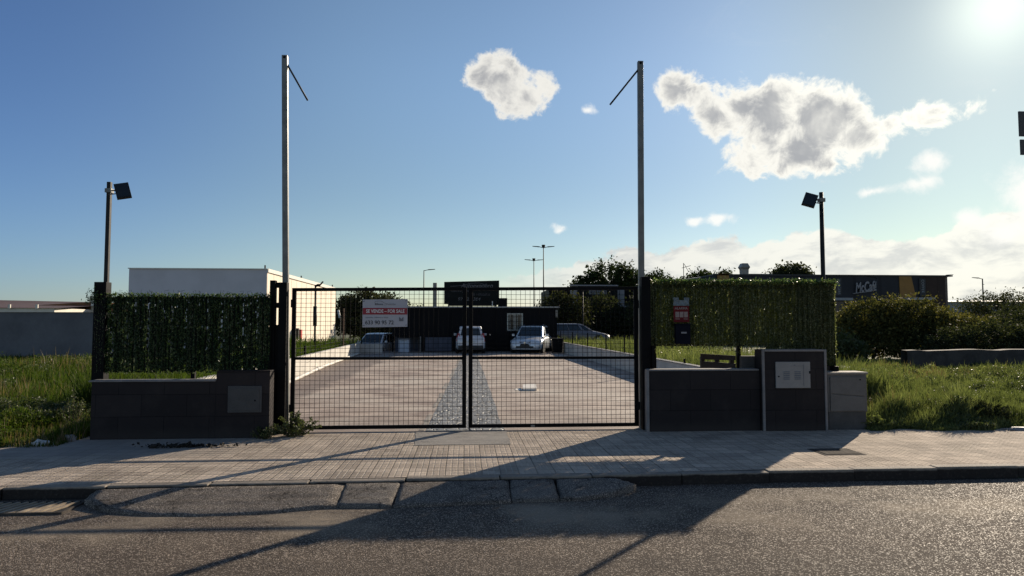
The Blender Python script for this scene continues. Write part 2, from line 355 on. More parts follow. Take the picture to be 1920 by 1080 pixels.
def kerb_mat():
    m = bpy.data.materials.new('kerb stone'); m.use_nodes = True
    t = NT(m.node_tree); tc = t.n('ShaderNodeTexCoord').outputs['Object']; s = t.n('ShaderNodeSeparateXYZ', i_0=tc).outputs
    c = t.mix(t.step(t.noise(tc, 2.6, 6, .65), .35, .68), (.30, .26, .215), (.20, .175, .15))
    face_shade = t.m('SUBTRACT', 1.0, t.step(t.m('MULTIPLY_ADD', t.noise(tc, 9, 5, .6), .03, s[2]), -.012, .008))  # shade of the kerb's front face, painted in below the top edge
    c = t.mix(t.m('MULTIPLY', face_shade, .95), c, (.022, .018, .017))
    c = t.mix(t.m('MULTIPLY', t.step(t.noise(tc, 34, 4, .6), .5, .75), .5), c, (.10, .085, .07))
    p = t.n('ShaderNodeBsdfPrincipled', i_Base_Color=c, i_Roughness=.85); p.inputs['Specular IOR Level'].default_value = .2
    b = t.n('ShaderNodeBump', i_Strength=.7, i_Distance=.012, i_Height=t.noise(tc, 40, 5, .65)); t.set(p.inputs['Normal'], b.outputs[0])
    t.n('ShaderNodeOutputMaterial', i_0=p.outputs[0]); return m
M['kerb'] = kerb_mat()
M['white'] = mat('white paint', (.72, .71, .69), .5, .05, 3, .05, 40)
M['red'] = mat('red print', (.26, .014, .026), .5, .08, 5)
M['ink'] = mat('dark ink', (.02, .02, .028), .5, .1, 8)
M['greyink'] = mat('grey ink', (.14, .14, .16), .5, .1, 8)
M['signboard'] = mat('white sign board', (.42, .415, .45), .45, .04, 5)
M['alarmred'] = mat('alarm sign red', (.13, .011, .014), .6, .08, 6, spec=.15)
M['alarmpic'] = mat('alarm sign pictures', (.27, .20, .18), .5, .2, 40)
M['paleblue'] = mat('torn pale sheet', (.17, .20, .215), .5, .25, 12)
M['mailblack'] = mat('dark blue mailbox paint', (.004, .005, .012), .6, .2, 8, spec=.1)
M['officewall'] = ribbed_mat('dark office cladding', (.0045, .0042, .006), .9, line=.4, spec=.12)
M['officeroof'] = mat('pale roof edge', (.34, .33, .31), .7, .15, 4)
M['winframe'] = mat('pale window frame', (.42, .42, .37), .5, .1, 6)
M['glass'] = mat('dark glass', (.012, .016, .018), .12, .2, 3, spec=.6)
M['billboard'] = mat('dark board', (.005, .0075, .0075), .6, .25, 3, spec=.15)
M['boardtext'] = mat('pale lettering', (.16, .16, .17), .6, .2, 6)
M['boardscreen'] = mat('dull lettering', (.085, .085, .095), .6, .2, 6)
M['bluewhite'] = mat('white appliance paint', (.40, .45, .52), .45, .08, 5)
M['bluegrey'] = mat('blue grey panel', (.06, .068, .10), .6, .2, 3)
M['bwhitefront'] = mat('white render', (.57, .56, .585), .8, .05, .6, .15, 20)
M['bcream'] = ribbed_mat('cream panel wall', (.86, .76, .62), 1.25, .06, .75, line=.28)
M['bcap'] = mat('white parapet cap', (.70, .67, .60), .6, .06, 3)
M['redbox'] = mat('red box', (.45, .03, .02), .5, .1, 6)
M['farwall'] = mat('long grey rendered wall', (.14, .14, .148), .85, .16, .5, .25, 14, fine=.15)
M['rustroof'] = mat('rusty shed roof', (.24, .10, .035), .8, .3, .8, .3, 8)
M['darkroof'] = mat('dark brown shed roof', (.09, .05, .045), .8, .2, .8)
M['shedwhite'] = mat('white shed wall', (.70, .66, .56), .7, .06, 2)
M['mcwall'] = ribbed_mat('slate panel wall', (.030, .031, .037), 2.4, .10, .7, line=.5)
M['mcbrown'] = ribbed_mat('brown panel wall', (.045, .028, .022), 1.1, .12, .7, line=.3)
M['mcorange'] = mat('orange band', (.30, .15, .03), .6, .08, 2)
M['mctext'] = mat('pale grey lettering', (.25, .245, .26), .5, .05, 3)
M['mcbanner'] = mat('dark banner', (.028, .030, .032), .6, .2, 3)
M['mccanopy'] = mat('pale canopy', (.30, .31, .32), .6, .1, 3)
M['mcglass'] = mat('dark window', (.018, .018, .022), .25, .2, 3)
M['flue'] = mat('galvanised flue', (.26, .25, .22), .5, .15, 4, metal=.4)
M['stonewall'] = mat('rough field wall', (.05, .046, .042), .9, .3, 3, .9, 14, fine=.35)
M['wood'] = mat('weathered wood', (.04, .028, .024), .8, .3, 5, .4, 50)
M['tyre'] = mat('tyre rubber', (.012, .012, .012), .8, .2, 8)
M['rim'] = mat('alloy rim', (.42, .42, .42), .35, .1, 5, metal=.8)
M['carsilver'] = mat('silver car paint', (.66, .69, .72), .25, .03, 2, metal=.2, coat=.7)
M['cargrey'] = mat('shaded silver car paint', (.17, .17, .20), .4, .05, 2, coat=.3)  # silver darkened in the paint for the shade on the car
M['carwhite'] = mat('white car paint', (.62, .62, .64), .22, .03, 2, coat=.7)
M['carglass'] = mat('car glass', (.02, .028, .032), .08, .1, 2, spec=.7)
M['carblack'] = mat('black car plastic', (.012, .012, .013), .5, .2, 6)
M['headlamp'] = mat('headlamp glass', (.32, .35, .37), .12, .1, 10)
M['taillamp'] = mat('tail lamp red', (.40, .012, .012), .15, .1, 10)
M['plate'] = mat('number plate', (.55, .55, .53), .5, .05, 10)
M['chrome'] = mat('chrome trim', (.55, .55, .56), .2, .05, 5, metal=1)
M['bark'] = mat('bark', (.05, .036, .026), .9, .35, 8, .8, 25)
M['bag'] = mat('crumpled white plastic', (.50, .50, .48), .55, .1, 10)
M['paper'] = mat('white card box', (.88, .82, .72), .7, .05, 8)
M['litterdark'] = mat('rotten leaf litter', (.02, .017, .013), .9, .3, 20)
M['pvc'] = mat('white kerb pipe', (.60, .57, .52), .55, .12, 3, .15, 40, fine=.2)
M['iron'] = mat('cast iron', (.085, .075, .066), .95, .2, 12, .4, 80, spec=.04)
M['grating'] = mat('worn grating bars', (.34, .27, .19), .6, .2, 8, metal=.2)
M['soil'] = mat('field soil', (.055, .05, .028), .95, .3, .5, .5, 8, col2=(.075, .09, .03))
M['hill'] = mat('distant wooded hill', (.045, .06, .05), .9, .25, .03)
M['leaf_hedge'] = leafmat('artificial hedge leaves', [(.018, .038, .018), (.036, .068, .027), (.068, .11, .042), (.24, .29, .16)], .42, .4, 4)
M['leaf_hedge_lit'] = leafmat('backlit hedge leaves', [(.052, .060, .034), (.10, .112, .058), (.165, .18, .095), (.36, .38, .24)], .5, .4, 5)  # lighter copy of the hedge leaves, backlight put into the colour
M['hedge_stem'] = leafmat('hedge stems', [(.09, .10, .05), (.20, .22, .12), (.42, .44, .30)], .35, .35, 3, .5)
M['hedge_stem_dark'] = leafmat('shaded hedge stems', [(.03, .045, .025), (.08, .10, .06), (.20, .23, .15)], .35, .35, 3, .5)  # darker copy of the hedge stems, shade put into the colour
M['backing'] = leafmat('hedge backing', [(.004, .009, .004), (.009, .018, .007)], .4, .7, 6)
M['backing_lit'] = leafmat('lit hedge backing', [(.030, .036, .013), (.075, .085, .026), (.14, .15, .05)], .55, .7, 3)  # paler copy of the backing, light from behind put into the colour
M['grass_r'] = leafmat('bright weeds', [(.038, .052, .020), (.085, .105, .040), (.15, .175, .07), (.26, .27, .14)], .40, .7, .7, .15)
M['grass_l'] = leafmat('rank grass', [(.018, .034, .006), (.038, .066, .010), (.06, .09, .014), (.10, .115, .025)], .40, .7, .5, .15)
M['dry'] = leafmat('dry grass', [(.10, .07, .035), (.17, .125, .07), (.22, .17, .10)], .35, .6, .9)
M['leaf_tree'] = leafmat('tree leaves', [(.013, .022, .008), (.024, .038, .011), (.045, .058, .016)], .30, .75, .35, .12)
M['leaf_olive'] = leafmat('dull tree leaves', [(.022, .027, .013), (.038, .043, .018), (.065, .062, .024)], .30, .75, .35, .12)
M['leaf_bush'] = leafmat('bush leaves', [(.030, .034, .014), (.060, .064, .024), (.115, .105, .035), (.23, .18, .06)], .35, .7, .55, .12)
M['leaf_dark'] = leafmat('dark bush leaves', [(.020, .026, .014), (.040, .048, .023), (.07, .074, .034)], .28, .75, .6, .1)
M['leaf_weed'] = leafmat('weed leaves', [(.035, .05, .02), (.07, .09, .035), (.12, .12, .06)], .35, .5, 5)
M['flower'] = mat('small pale flowers', (.5, .5, .42), .6, .1, 5)

# ------------------------------------------------------------------ object helpers
def origin_of(o):
    v = Vector((0, 0, 0))
    while o is not None: v += o.location; o = o.parent
    return v
def tag(o, label=None, cat=None, group=None, kind=None):
    if label: o['label'] = label
    if cat: o['category'] = cat
    if group: o['group'] = group
    if kind: o['kind'] = kind
    return o
def thing(name, label, cat, loc=(0, 0, 0), rotz=0, group=None):
    o = bpy.data.objects.new(name, None); COL.objects.link(o); o.location = loc; o.rotation_euler = (0, 0, rotz)
    o.empty_display_size = .2
    return tag(o, label, cat, group)
class MB:
    """collects shapes and links them as ONE mesh object; world coordinates unless local"""
    def __init__(s): s.v = []; s.f = []
    def add(s, vs, fs):
        n = len(s.v); s.v += [tuple(v) for v in vs]; s.f += [tuple(i+n for i in f) for f in fs]; return s
    def box(s, a, b):
        x0, y0, z0 = (min(a[i], b[i]) for i in range(3)); x1, y1, z1 = (max(a[i], b[i]) for i in range(3))
        return s.add([(x0,y0,z0),(x1,y0,z0),(x1,y1,z0),(x0,y1,z0),(x0,y0,z1),(x1,y0,z1),(x1,y1,z1),(x0,y1,z1)],
                     [(0,3,2,1),(4,5,6,7),(0,1,5,4),(1,2,6,5),(2,3,7,6),(3,0,4,7)])
    def bar(s, p, q, w, h=None, up=(0, 0, 1)):
        p, q = Vector(p), Vector(q); h = h or w; d = (q-p).normalized(); u = Vector(up)
        if abs(d.dot(u)) > .99: u = Vector((0, 1, 0))
        a = d.cross(u).normalized()*w/2; b = a.cross(d).normalized()*h/2
        vs = [p-a-b, p+a-b, p+a+b, p-a+b, q-a-b, q+a-b, q+a+b, q-a+b]
        return s.add(vs, [(0,3,2,1),(4,5,6,7),(0,1,5,4),(1,2,6,5),(2,3,7,6),(3,0,4,7)])
    def tube(s, pts, rs, n=10, cap=True):
        pts = [Vector(p) for p in pts]
        if not hasattr(rs, '__len__'): rs = [rs]*len(pts)
        base = len(s.v); last = None
        for i, p in enumerate(pts):
            d = (pts[min(i+1, len(pts)-1)]-pts[max(i-1, 0)]).normalized()
            u = last or (Vector((0, 1, 0)) if abs(d.z) > .9 else Vector((0, 0, 1)))
            a = d.cross(u)
            if a.length < 1e-4: a = d.orthogonal()
            a.normalize(); b = a.cross(d).normalized(); last = b
            for k in range(n):
                t = 2*math.pi*k/n; s.v.append(tuple(p + (a*math.cos(t)+b*math.sin(t))*rs[i]))
        for i in range(len(pts)-1):
            for k in range(n):
                k2 = (k+1) % n; s.f.append((base+i*n+k, base+i*n+k2, base+(i+1)*n+k2, base+(i+1)*n+k))
        if cap: s.f.append(tuple(base+k for k in range(n))[::-1]); s.f.append(tuple(base+(len(pts)-1)*n+k for k in range(n)))
        return s
    def prism(s, poly, z0, z1):
        n = len(poly); top = z1 if callable(z1) else (lambda x, y: z1)
        vs = [(x, y, z0) for x, y in poly] + [(x, y, top(x, y)) for x, y in poly]
        fs = [tuple(range(n))[::-1], tuple(range(n, 2*n))] + [(i, (i+1) % n, (i+1) % n+n, i+n) for i in range(n)]
        return s.add(vs, fs)
    def build(s, name, m, parent=None, bevel=0, smooth=False, local=False, seg=2, **tg):
        off = Vector((0, 0, 0)) if local or parent is None else origin_of(parent)
        me = bpy.data.meshes.new(name)
        me.from_pydata([tuple(Vector(v)-off) for v in s.v], [], s.f); me.update()
        bm = bmesh.new(); bm.from_mesh(me); bmesh.ops.recalc_face_normals(bm, faces=bm.faces)
        if bevel:
            es = [e for e in bm.edges if len(e.link_faces) == 2 and e.calc_face_angle(0) > .6]
            bmesh.ops.bevel(bm, geom=es, offset=bevel, segments=seg, affect='EDGES', profile=.6, clamp_overlap=True)
        bm.to_mesh(me); bm.free()
        if smooth:
            for p in me.polygons: p.use_smooth = True
        return link(name, me, m, parent, **tg)
def link(name, me, m, parent=None, **tg):
    o = bpy.data.objects.new(name, me); COL.objects.link(o)
    for mm in (m if isinstance(m, (list, tuple)) else [m]): me.materials.append(mm)
    if parent is not None: o.parent = parent
    return tag(o, **tg)
def npmesh(name, V, F, m, parent=None, **tg):
    """V (n,3) and equal-sized faces F (m,k) from numpy arrays"""
    off = origin_of(parent) if parent is not None else (0, 0, 0)
    V = np.asarray(V, float)-np.array(off)
    me = bpy.data.meshes.new(name); me.vertices.add(len(V)); me.vertices.foreach_set('co', V.astype(np.float32).ravel())
    k = F.shape[1]; me.loops.add(F.size); me.loops.foreach_set('vertex_index', F.astype(np.int32).ravel())
    me.polygons.add(len(F)); me.polygons.foreach_set('loop_start', np.arange(0, F.size, k, dtype=np.int32))
    me.update(calc_edges=True); me.validate()
    return link(name, me, m, parent, **tg)
def text(txt, size, m, parent, loc, name='lettering', shear=0, space=1.0, depth=.002, w=None, local=False, bold=0, rot=(math.pi/2, 0, 0), align='CENTER'):
    cu = bpy.data.curves.new(name, 'FONT'); cu.body = txt; cu.size = size; cu.align_x = align; cu.align_y = 'CENTER'
    cu.shear = shear; cu.space_character = space; cu.extrude = depth/2; cu.offset = bold
    o = bpy.data.objects.new(name, cu); COL.objects.link(o)
    bpy.context.view_layer.update()
    me = bpy.data.meshes.new_from_object(o.evaluated_get(bpy.context.evaluated_depsgraph_get()))
    bpy.data.objects.remove(o)
    if w and len(me.vertices):
        xs = [v.co.x for v in me.vertices]; cw = max(xs)-min(xs); k = w/cw
        for v in me.vertices: v.co.x *= k
    o = link(name, me, m, parent)
    o.location = Vector(loc) - (Vector((0, 0, 0)) if local else origin_of(parent)); o.rotation_euler = rot
    return o
def copy_tree(o, parent=None):
    c = o.copy(); COL.objects.link(c); c.parent = parent
    for ch in [x for x in o.children]: copy_tree(ch, c)
    return c
rng = np.random.default_rng(7)

def leaves(centers, size, normals=None, aspect=2.0, droop=0.0, jitter=.35):
    """one small pointed leaf (4-vertex diamond) at every centre"""
    n = len(centers)
    d = rng.normal(size=(n, 3)); d[:, 2] -= droop; d /= np.linalg.norm(d, axis=1)[:, None]
    u = rng.normal(size=(n, 3)); u -= (u*d).sum(1)[:, None]*d; u /= np.linalg.norm(u, axis=1)[:, None]
    L = (size*(1+jitter*rng.normal(size=n)).clip(.4, 2))[:, None]
    W = L/aspect
    c = np.asarray(centers)
    V = np.stack([c-d*L/2, c+u*W/2+d*L*.05, c+d*L/2, c-u*W/2+d*L*.05], 1).reshape(-1, 3)
    F = np.arange(4*n).reshape(-1, 4)
    return V, F

def crown_points(blobs, n, shell=.55, clump=.28, per=14):
    """leaf positions: clumps scattered through and mostly near the skin of several lobes"""
    vol = np.array([b[3]*b[4]*b[5] for b in blobs])**.7; pick = rng.choice(len(blobs), max(1, n//per), p=vol/vol.sum())
    B = np.array(blobs)[pick]
    d = rng.normal(size=(len(B), 3)); d /= np.linalg.norm(d, axis=1)[:, None]
    r = (shell+(1-shell)*rng.random(len(B))**.6)[:, None]*(1+.13*rng.normal(size=(len(B), 1)))
    cc = B[:, :3]+d*r*B[:, 3:6]
    csz = clump*(.5+rng.random(len(B)))
    P = np.repeat(cc, per, 0)+rng.normal(size=(len(B)*per, 3))*np.repeat(csz, per)[:, None]*.55
    return P

def tree(name, label, cat, x, y, z0, blobs, n, leaf, m, group=None, trunk_r=.25, clump=.45, limbs=6, trunks=1):
    """blobs are (dx,dy,z,rx,ry,rz) lobes of the crown"""
    t = thing(name, label, cat, (x, y, z0), 0, group)
    bl = [(x+a, y+b, z0+c, rx, ry, rz) for a, b, c, rx, ry, rz in blobs]
    P = crown_points(bl, int(n*(2.2 if y > 55 else 1.4)), clump=clump)
    P = P[P[:, 2] > z0+.05]
    V, F = leaves(P, leaf, aspect=1.7)
    npmesh('crown', V, F, m, t)
    mb = MB(); top = max(b[2] for b in bl)
    for k in range(trunks):
        ox = (k-(trunks-1)/2)*trunk_r*2.2
        c = Vector(bl[k % len(bl)][:3]); base = Vector((x+ox, y, z0-.1)); mid = base.lerp(c, .55)+Vector((random.uniform(-.2, .2)*trunk_r*4, 0, 0))
        mb.tube([base, mid, c], [trunk_r, trunk_r*.7, trunk_r*.3], 8)
        for j in range(limbs):
            b = bl[(j+k) % len(bl)]; q = Vector(b[:3])+Vector((random.uniform(-.5, .5)*b[3], random.uniform(-.5, .5)*b[4], random.uniform(0, .6)*b[5]))
            s_ = mid.lerp(c, random.random()*.6-.2); mb.tube([s_, s_.lerp(q, .5)+Vector((0, 0, .1)), q], [trunk_r*.4, trunk_r*.25, trunk_r*.08], 6)
    mb.build('trunk', M['bark'], t, smooth=True)
    return t
random.seed(5)
# ================================================================== SETTING
def sheet(name, poly, z, m, parent=None, **tg):
    return MB().add([(x, y, z) for x, y in poly], [tuple(range(len(poly)))]).build(name, m, parent, **tg)
# ground: one sheet to the horizon, stepping down under the road
g = MB(); S_ = 1500
g.add([(-S_, -S_, -.16), (S_, -S_, -.16), (S_, 7.4, -.16), (-S_, 7.4, -.16), (-S_, 7.45, -.03), (S_, 7.45, -.03), (S_, 1500, -.03), (-S_, 1500, -.03)],
      [(0, 1, 2, 3), (3, 2, 5, 4), (4, 5, 6, 7)])
g.build('ground', M['soil'], kind='structure')
M['road'] = asphalt('road asphalt', (.133, .109, .089), (.102, .085, .071), (.17, .142, .115), 105, crack_streak)
def stain(t, tc, c):
    s_ = t.n('ShaderNodeSeparateXYZ', i_0=tc).outputs
    c = t.mix(t.m('MULTIPLY', t.step(t.noise(tc, 2.6, 6, .65, .6), .45, .72), .6), c, (.07, .06, .052))
    wv = t.n('ShaderNodeVectorMath', operation='ADD', i_0=tc, i_1=t.n('ShaderNodeVectorMath', operation='SCALE', i_0=t.n('ShaderNodeTexNoise', i_Scale=3.0, i_Detail=6.0, i_Vector=tc).outputs['Color']).outputs[0]).outputs[0]
    cr = t.n('ShaderNodeTexVoronoi', i_Scale=1.1, feature='DISTANCE_TO_EDGE'); t.set(cr.inputs['Vector'], wv)
    return t.mix(t.m('MULTIPLY', t.m('SUBTRACT', 1.0, t.step(cr.outputs['Distance'], .003, .014)), .75), c, (.03, .026, .022))
M['ramp'] = asphalt('worn mortar', (.185, .162, .14), (.15, .132, .115), (.22, .19, .16), 150, stain)
M['ramp2'] = asphalt('smooth mortar', (.20, .18, .158), (.17, .152, .134), (.22, .195, .17), 230, stain)
sheet('road', [(-80, -6), (80, -6), (80, 7.45), (-80, 7.2)], -.12, M['road'], kind='structure')
def KY(x): return 7.12+.028*(x+4.5) if x < 6 else 7.414    # front edge of the kerb
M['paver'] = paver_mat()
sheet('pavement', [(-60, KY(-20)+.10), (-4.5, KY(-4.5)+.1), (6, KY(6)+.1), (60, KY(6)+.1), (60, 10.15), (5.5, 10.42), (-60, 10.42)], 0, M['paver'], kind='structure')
kb = MB(); x = -30.0
while x < 40:
    L_ = .98; y0 = KY(max(x, -20)); j = random.uniform(-.006, .006); dz = random.uniform(-.008, .006)
    kb.box((x+.006, y0+j, -.15), (x+L_-.006, y0+.125+j, .004+dz)); x += L_
kb.build('kerb', M['kerb'], bevel=.012, kind='structure')
# mortar ramp against the kerb, in slabs
def blobpoly(pts, amp=.025, sub=5):
    out = []
    for i in range(len(pts)):
        a, b = Vector(pts[i]), Vector(pts[(i+1) % len(pts)])
        for k in range(sub):
            p = a.lerp(b, k/sub); out.append((p.x+random.uniform(-amp, amp), p.y+random.uniform(-amp, amp)))
    return out
def slab(pts, m, amp=.018):
    P = blobpoly(pts, amp, 5); rmp = MB()
    cx, cy = sum(p[0] for p in P)/len(P), sum(p[1] for p in P)/len(P)
    def top(x, y): return -.018-.085*max(0, min(1, (KY(x)-y)/.74))
    V = [(x, y, -.14) for x, y in P]; n = len(P); V += [(x, y, top(x, y)-random.uniform(.004, .016)) for x, y in P]
    rings = 4
    for k in range(1, rings+1):
        f = 1-k/rings*.96 if k < rings else .04
        f = [.90, .65, .35, .05][k-1]
        V += [(cx+(x-cx)*f, cy+(y-cy)*f, top(cx+(x-cx)*f, cy+(y-cy)*f)+.004+random.uniform(-.0012, .0012)) for x, y in P]
    F = [(k*n+i, k*n+(i+1) % n, (k+1)*n+(i+1) % n, (k+1)*n+i) for k in range(rings+1) for i in range(n)]+[tuple((rings+1)*n+i for i in range(n))]
    rmp.add(V, F).build('driveway_ramp', m, kind='structure', smooth=True)
slab([(-3.62, 7.12), (-2.5, 7.16), (-1.212, 7.19), (-1.20, 6.62), (-1.75, 6.46), (-2.3, 6.40), (-2.85, 6.46), (-3.3, 6.62), (-3.6, 6.88)], M['ramp'], .012)
slab([(-1.20, 7.2), (-.655, 7.21), (-.675, 6.59), (-1.19, 6.62)], M['ramp2'], .006)
slab([(-.642, 7.21), (.470, 7.24), (.455, 6.66), (-.662, 6.58)], M['ramp'], .006)
slab([(.482, 7.24), (.950, 7.25), (.925, 6.70), (.467, 6.68)], M['ramp2'], .006)
slab([(.97, 7.25), (1.62, 7.27), (1.78, 7.08), (1.52, 6.86), (1.2, 6.72), (.94, 6.70), (.965, 6.95)], M['ramp'], .010)
sheet('concrete_slab', blobpoly([(-.72, 10.4), (.64, 10.4), (.64, 9.2), (-.66, 9.22)], .012, 8), .005, M['concrete'], kind='structure')
M['lot'] = lot_mat(); M['cobble'] = cobble_mat()
sheet('lot_paving', [(-4.95, 10.42), (5.65, 10.42), (5.65, 62), (-8.2, 62), (-6.0, 41), (-5.15, 20)], .0, M['lot'], kind='structure')
sheet('cobble_strip', blobpoly([(-.58, 10.45), (.61, 10.45), (.72, 40.0), (-.02, 40.0)], .02, 20), .004, M['cobble'], kind='structure')
ed = MB()
for i in range(30):
    if random.random() < .25: continue
    y = 10.5+i*.95; x = -.62+.56*(y-10.5)/29
    ed.bar((x+random.uniform(-.02, .02), y, -.002), (x+.018+random.uniform(-.02, .02), y+.9, -.002), random.uniform(.05, .11), .016)
ed.build('strip_edging', M['concrete'], kind='structure')

# ================================================================== LEFT FRONTAGE
# low wall, left of the gate
t = thing('low_wall', 'low dark clad wall with a grey coping left of the gate', 'wall', (-4.0, 10.1, 0))
MB().box((-5.2, 10.0, -.05), (-3.5, 10.2, .80)).box((-3.5, 9.99, -.05), (-2.755, 10.2, .93)).build('wall_body', M['cladding'], t, bevel=.006)
MB().box((-5.23, 9.98, .80), (-3.505, 10.22, .822)).build('coping', M['coping'], t, bevel=.004)
MB().box((-3.49, 9.985, .93), (-2.75, 10.21, .95)).build('coping', M['cladding'], t, bevel=.004, label='dark coping of the raised end')
h_ = MB().box((-3.33, 9.972, .36), (-2.86, 9.99, .735)).build('hatch', M['hatch'], t, bevel=.006)
MB().box((-3.30, 9.966, .39), (-2.89, 9.973, .705)).build('hatch_door', M['hatch'], h_, bevel=.003)
MB().tube([(-2.95, 9.967, .53), (-2.95, 9.96, .53)], .012, 10).build('lock', M['blacksteel'], h_)

def hedge(name, label, x0, x1, y, z0, z1, frame_posts, ret=None, top_fringe=.03, seed=1, gaps=.03, dens=2.2, m='leaf_hedge', mb_='backing', lift=0):
    global rng
    rng = np.random.default_rng(seed)
    t = thing(name, label, 'hedge screen', ((x0+x1)/2, y, .9))
    def strands(A, B, z0f, dens=1.0):
        A, B = np.array(A, float), np.array(B, float); L = np.linalg.norm(B-A); n = int(L/.028)
        P = []; nrm = np.array([-(B-A)[1], (B-A)[0]])/L
        for i in range(n):
            s = (i+rng.normal()*.25)/n; c = A+(B-A)*s; zb = z0f(s)+rng.uniform(-.015, .03); zt = z1+rng.uniform(-.01, top_fringe)
            k = int((zt-zb)/.0085*dens*(.75 if i % 3 else 1.25))
            z = zb+(zt-zb)*rng.random(k)**(.78 if lift else 1.0); wob = np.sin(z*rng.uniform(4, 9)+rng.uniform(0, 6))*.007
            dep = rng.normal(size=k)*.012
            P.append(np.stack([c[0]+wob+rng.normal(size=k)*.006+nrm[0]*dep, c[1]+nrm[1]*dep+rng.normal(size=k)*.004, z], 1))
        return np.concatenate(P)
    z0f = z0 if callable(z0) else (lambda s: z0)
    P = strands((x0, y), (x1, y), z0f, dens)
    if ret: P = np.concatenate([P, strands(*ret, lambda s: z0f(.99), dens)])
    # fringe along the top edge
    k = int((x1-x0)*420); fr = np.stack([rng.uniform(x0, x1, k), y+rng.normal(size=k)*.025, z1+rng.normal(size=k)*.014+.008], 1)
    P = np.concatenate([P, fr])
    V, F = leaves(P, .032, aspect=2.9, droop=.5)
    npmesh('foliage', V, F, M[m], t)
    # paler stems showing on some strands
    S = []
    for i in range(int((x1-x0)/.034)):
        if rng.random() < .45: continue
        xx = x0+.034*i+rng.normal()*.006; z = z0f((xx-x0)/(x1-x0))+rng.uniform(0, .3); ze = z1-rng.uniform(0, .25)
        while z < ze: S.append((xx+math.sin(z*7+i)*.006, y-.024+rng.normal()*.006, z, rng.uniform(.012, .03))); z += rng.uniform(.018, .06)
    S = np.array(S); n_ = len(S); h_ = S[:, 3]; c_ = S[:, :3]; wv = .0028+.003*rng.random(n_); tl = rng.normal(size=n_)*.3
    V = np.stack([c_+np.stack([-wv, 0*h_, -h_*.3], 1), c_+np.stack([wv, 0*h_, -h_*.3], 1), c_+np.stack([wv+tl*h_, -.006+0*h_, h_*.7], 1), c_+np.stack([-wv*.2+tl*h_, -.006+0*h_, h_*.8], 1)], 1).reshape(-1, 3)
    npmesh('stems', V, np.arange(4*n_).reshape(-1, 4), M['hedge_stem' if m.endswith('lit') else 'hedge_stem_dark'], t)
    # woven backing strips, a few missing
    bk = MB(); segs = [((x0, y+.018), (x1, y+.018))]
    if ret: segs.append(ret)
    for A, B in segs:
        L = math.dist(A, B); n = int(L/.015); dx, dy = (B[0]-A[0])/L, (B[1]-A[1])/L
        for i in range(n):
            sx = i*.015+.0075+rng.uniform(-.001, .001); z = z0f(sx/L)+rng.uniform(.0, .04)+(lift if sx/L < .62 else 0); weak = gaps*(4.5 if math.sin(sx*37)+math.sin(sx*61+1) > 1.25 else .4)
            while z < z1-.02:
                h = rng.uniform(.012, .05); zt = min(z+h, z1-rng.uniform(0, .02))
                if rng.random() > weak:
                    if dx: bk.box((A[0]+dx*sx-.0085, A[1]+(i % 2)*.003, z), (A[0]+dx*sx+.0085, A[1]+.002+(i % 2)*.003, zt))
                    else: bk.box((A[0]-.001, A[1]+dy*sx-.0085, z), (A[0]+.001, A[1]+dy*sx+.0085, zt))
                z = zt
    if gaps < 1: bk.build('backing', M[mb_], t)
    for px in frame_posts: MB().box((px-.03, y+.04, -.02), (px+.03, y+.10, z1-.01)).build('post', M['blacksteel'], t, bevel=.004)
    MB().box((x0, y+.04, z1-.06), (x1, y+.075, z1-.025)).box((x0, y+.04, z0f(.5)+.12), (x1, y+.075, z0f(.5)+.155)).build('rail', M['blacksteel'], t)
    return t
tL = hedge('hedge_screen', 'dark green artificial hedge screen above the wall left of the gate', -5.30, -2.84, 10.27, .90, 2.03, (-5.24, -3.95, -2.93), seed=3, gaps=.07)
MB().box((-5.34, 10.25, .8), (-5.17, 10.40, 2.22)).build('end_post', M['blacksteel'], tL, bevel=.004)
# ivy over the top left corner
rng = np.random.default_rng(12)
P = np.stack([-5.32+rng.normal(size=500)*.05, 10.26+rng.normal(size=500)*.05, 1.99+rng.normal(size=500)*.05], 1)
V, F = leaves(P, .035, aspect=2.4); npmesh('foliage', V, F, M['leaf_hedge'], tL)
for i in range(26):
    xx = random.uniform(-5.25, -2.95); MB().tube([(xx, 10.27, 2.02), (xx+random.uniform(-.03, .03), 10.27, 2.07+random.random()*.04), (xx+random.uniform(-.06, .06), 10.28, 2.08+random.random()*.03)], .0018, 4).build('loose_wire', M['blacksteel'], tL)

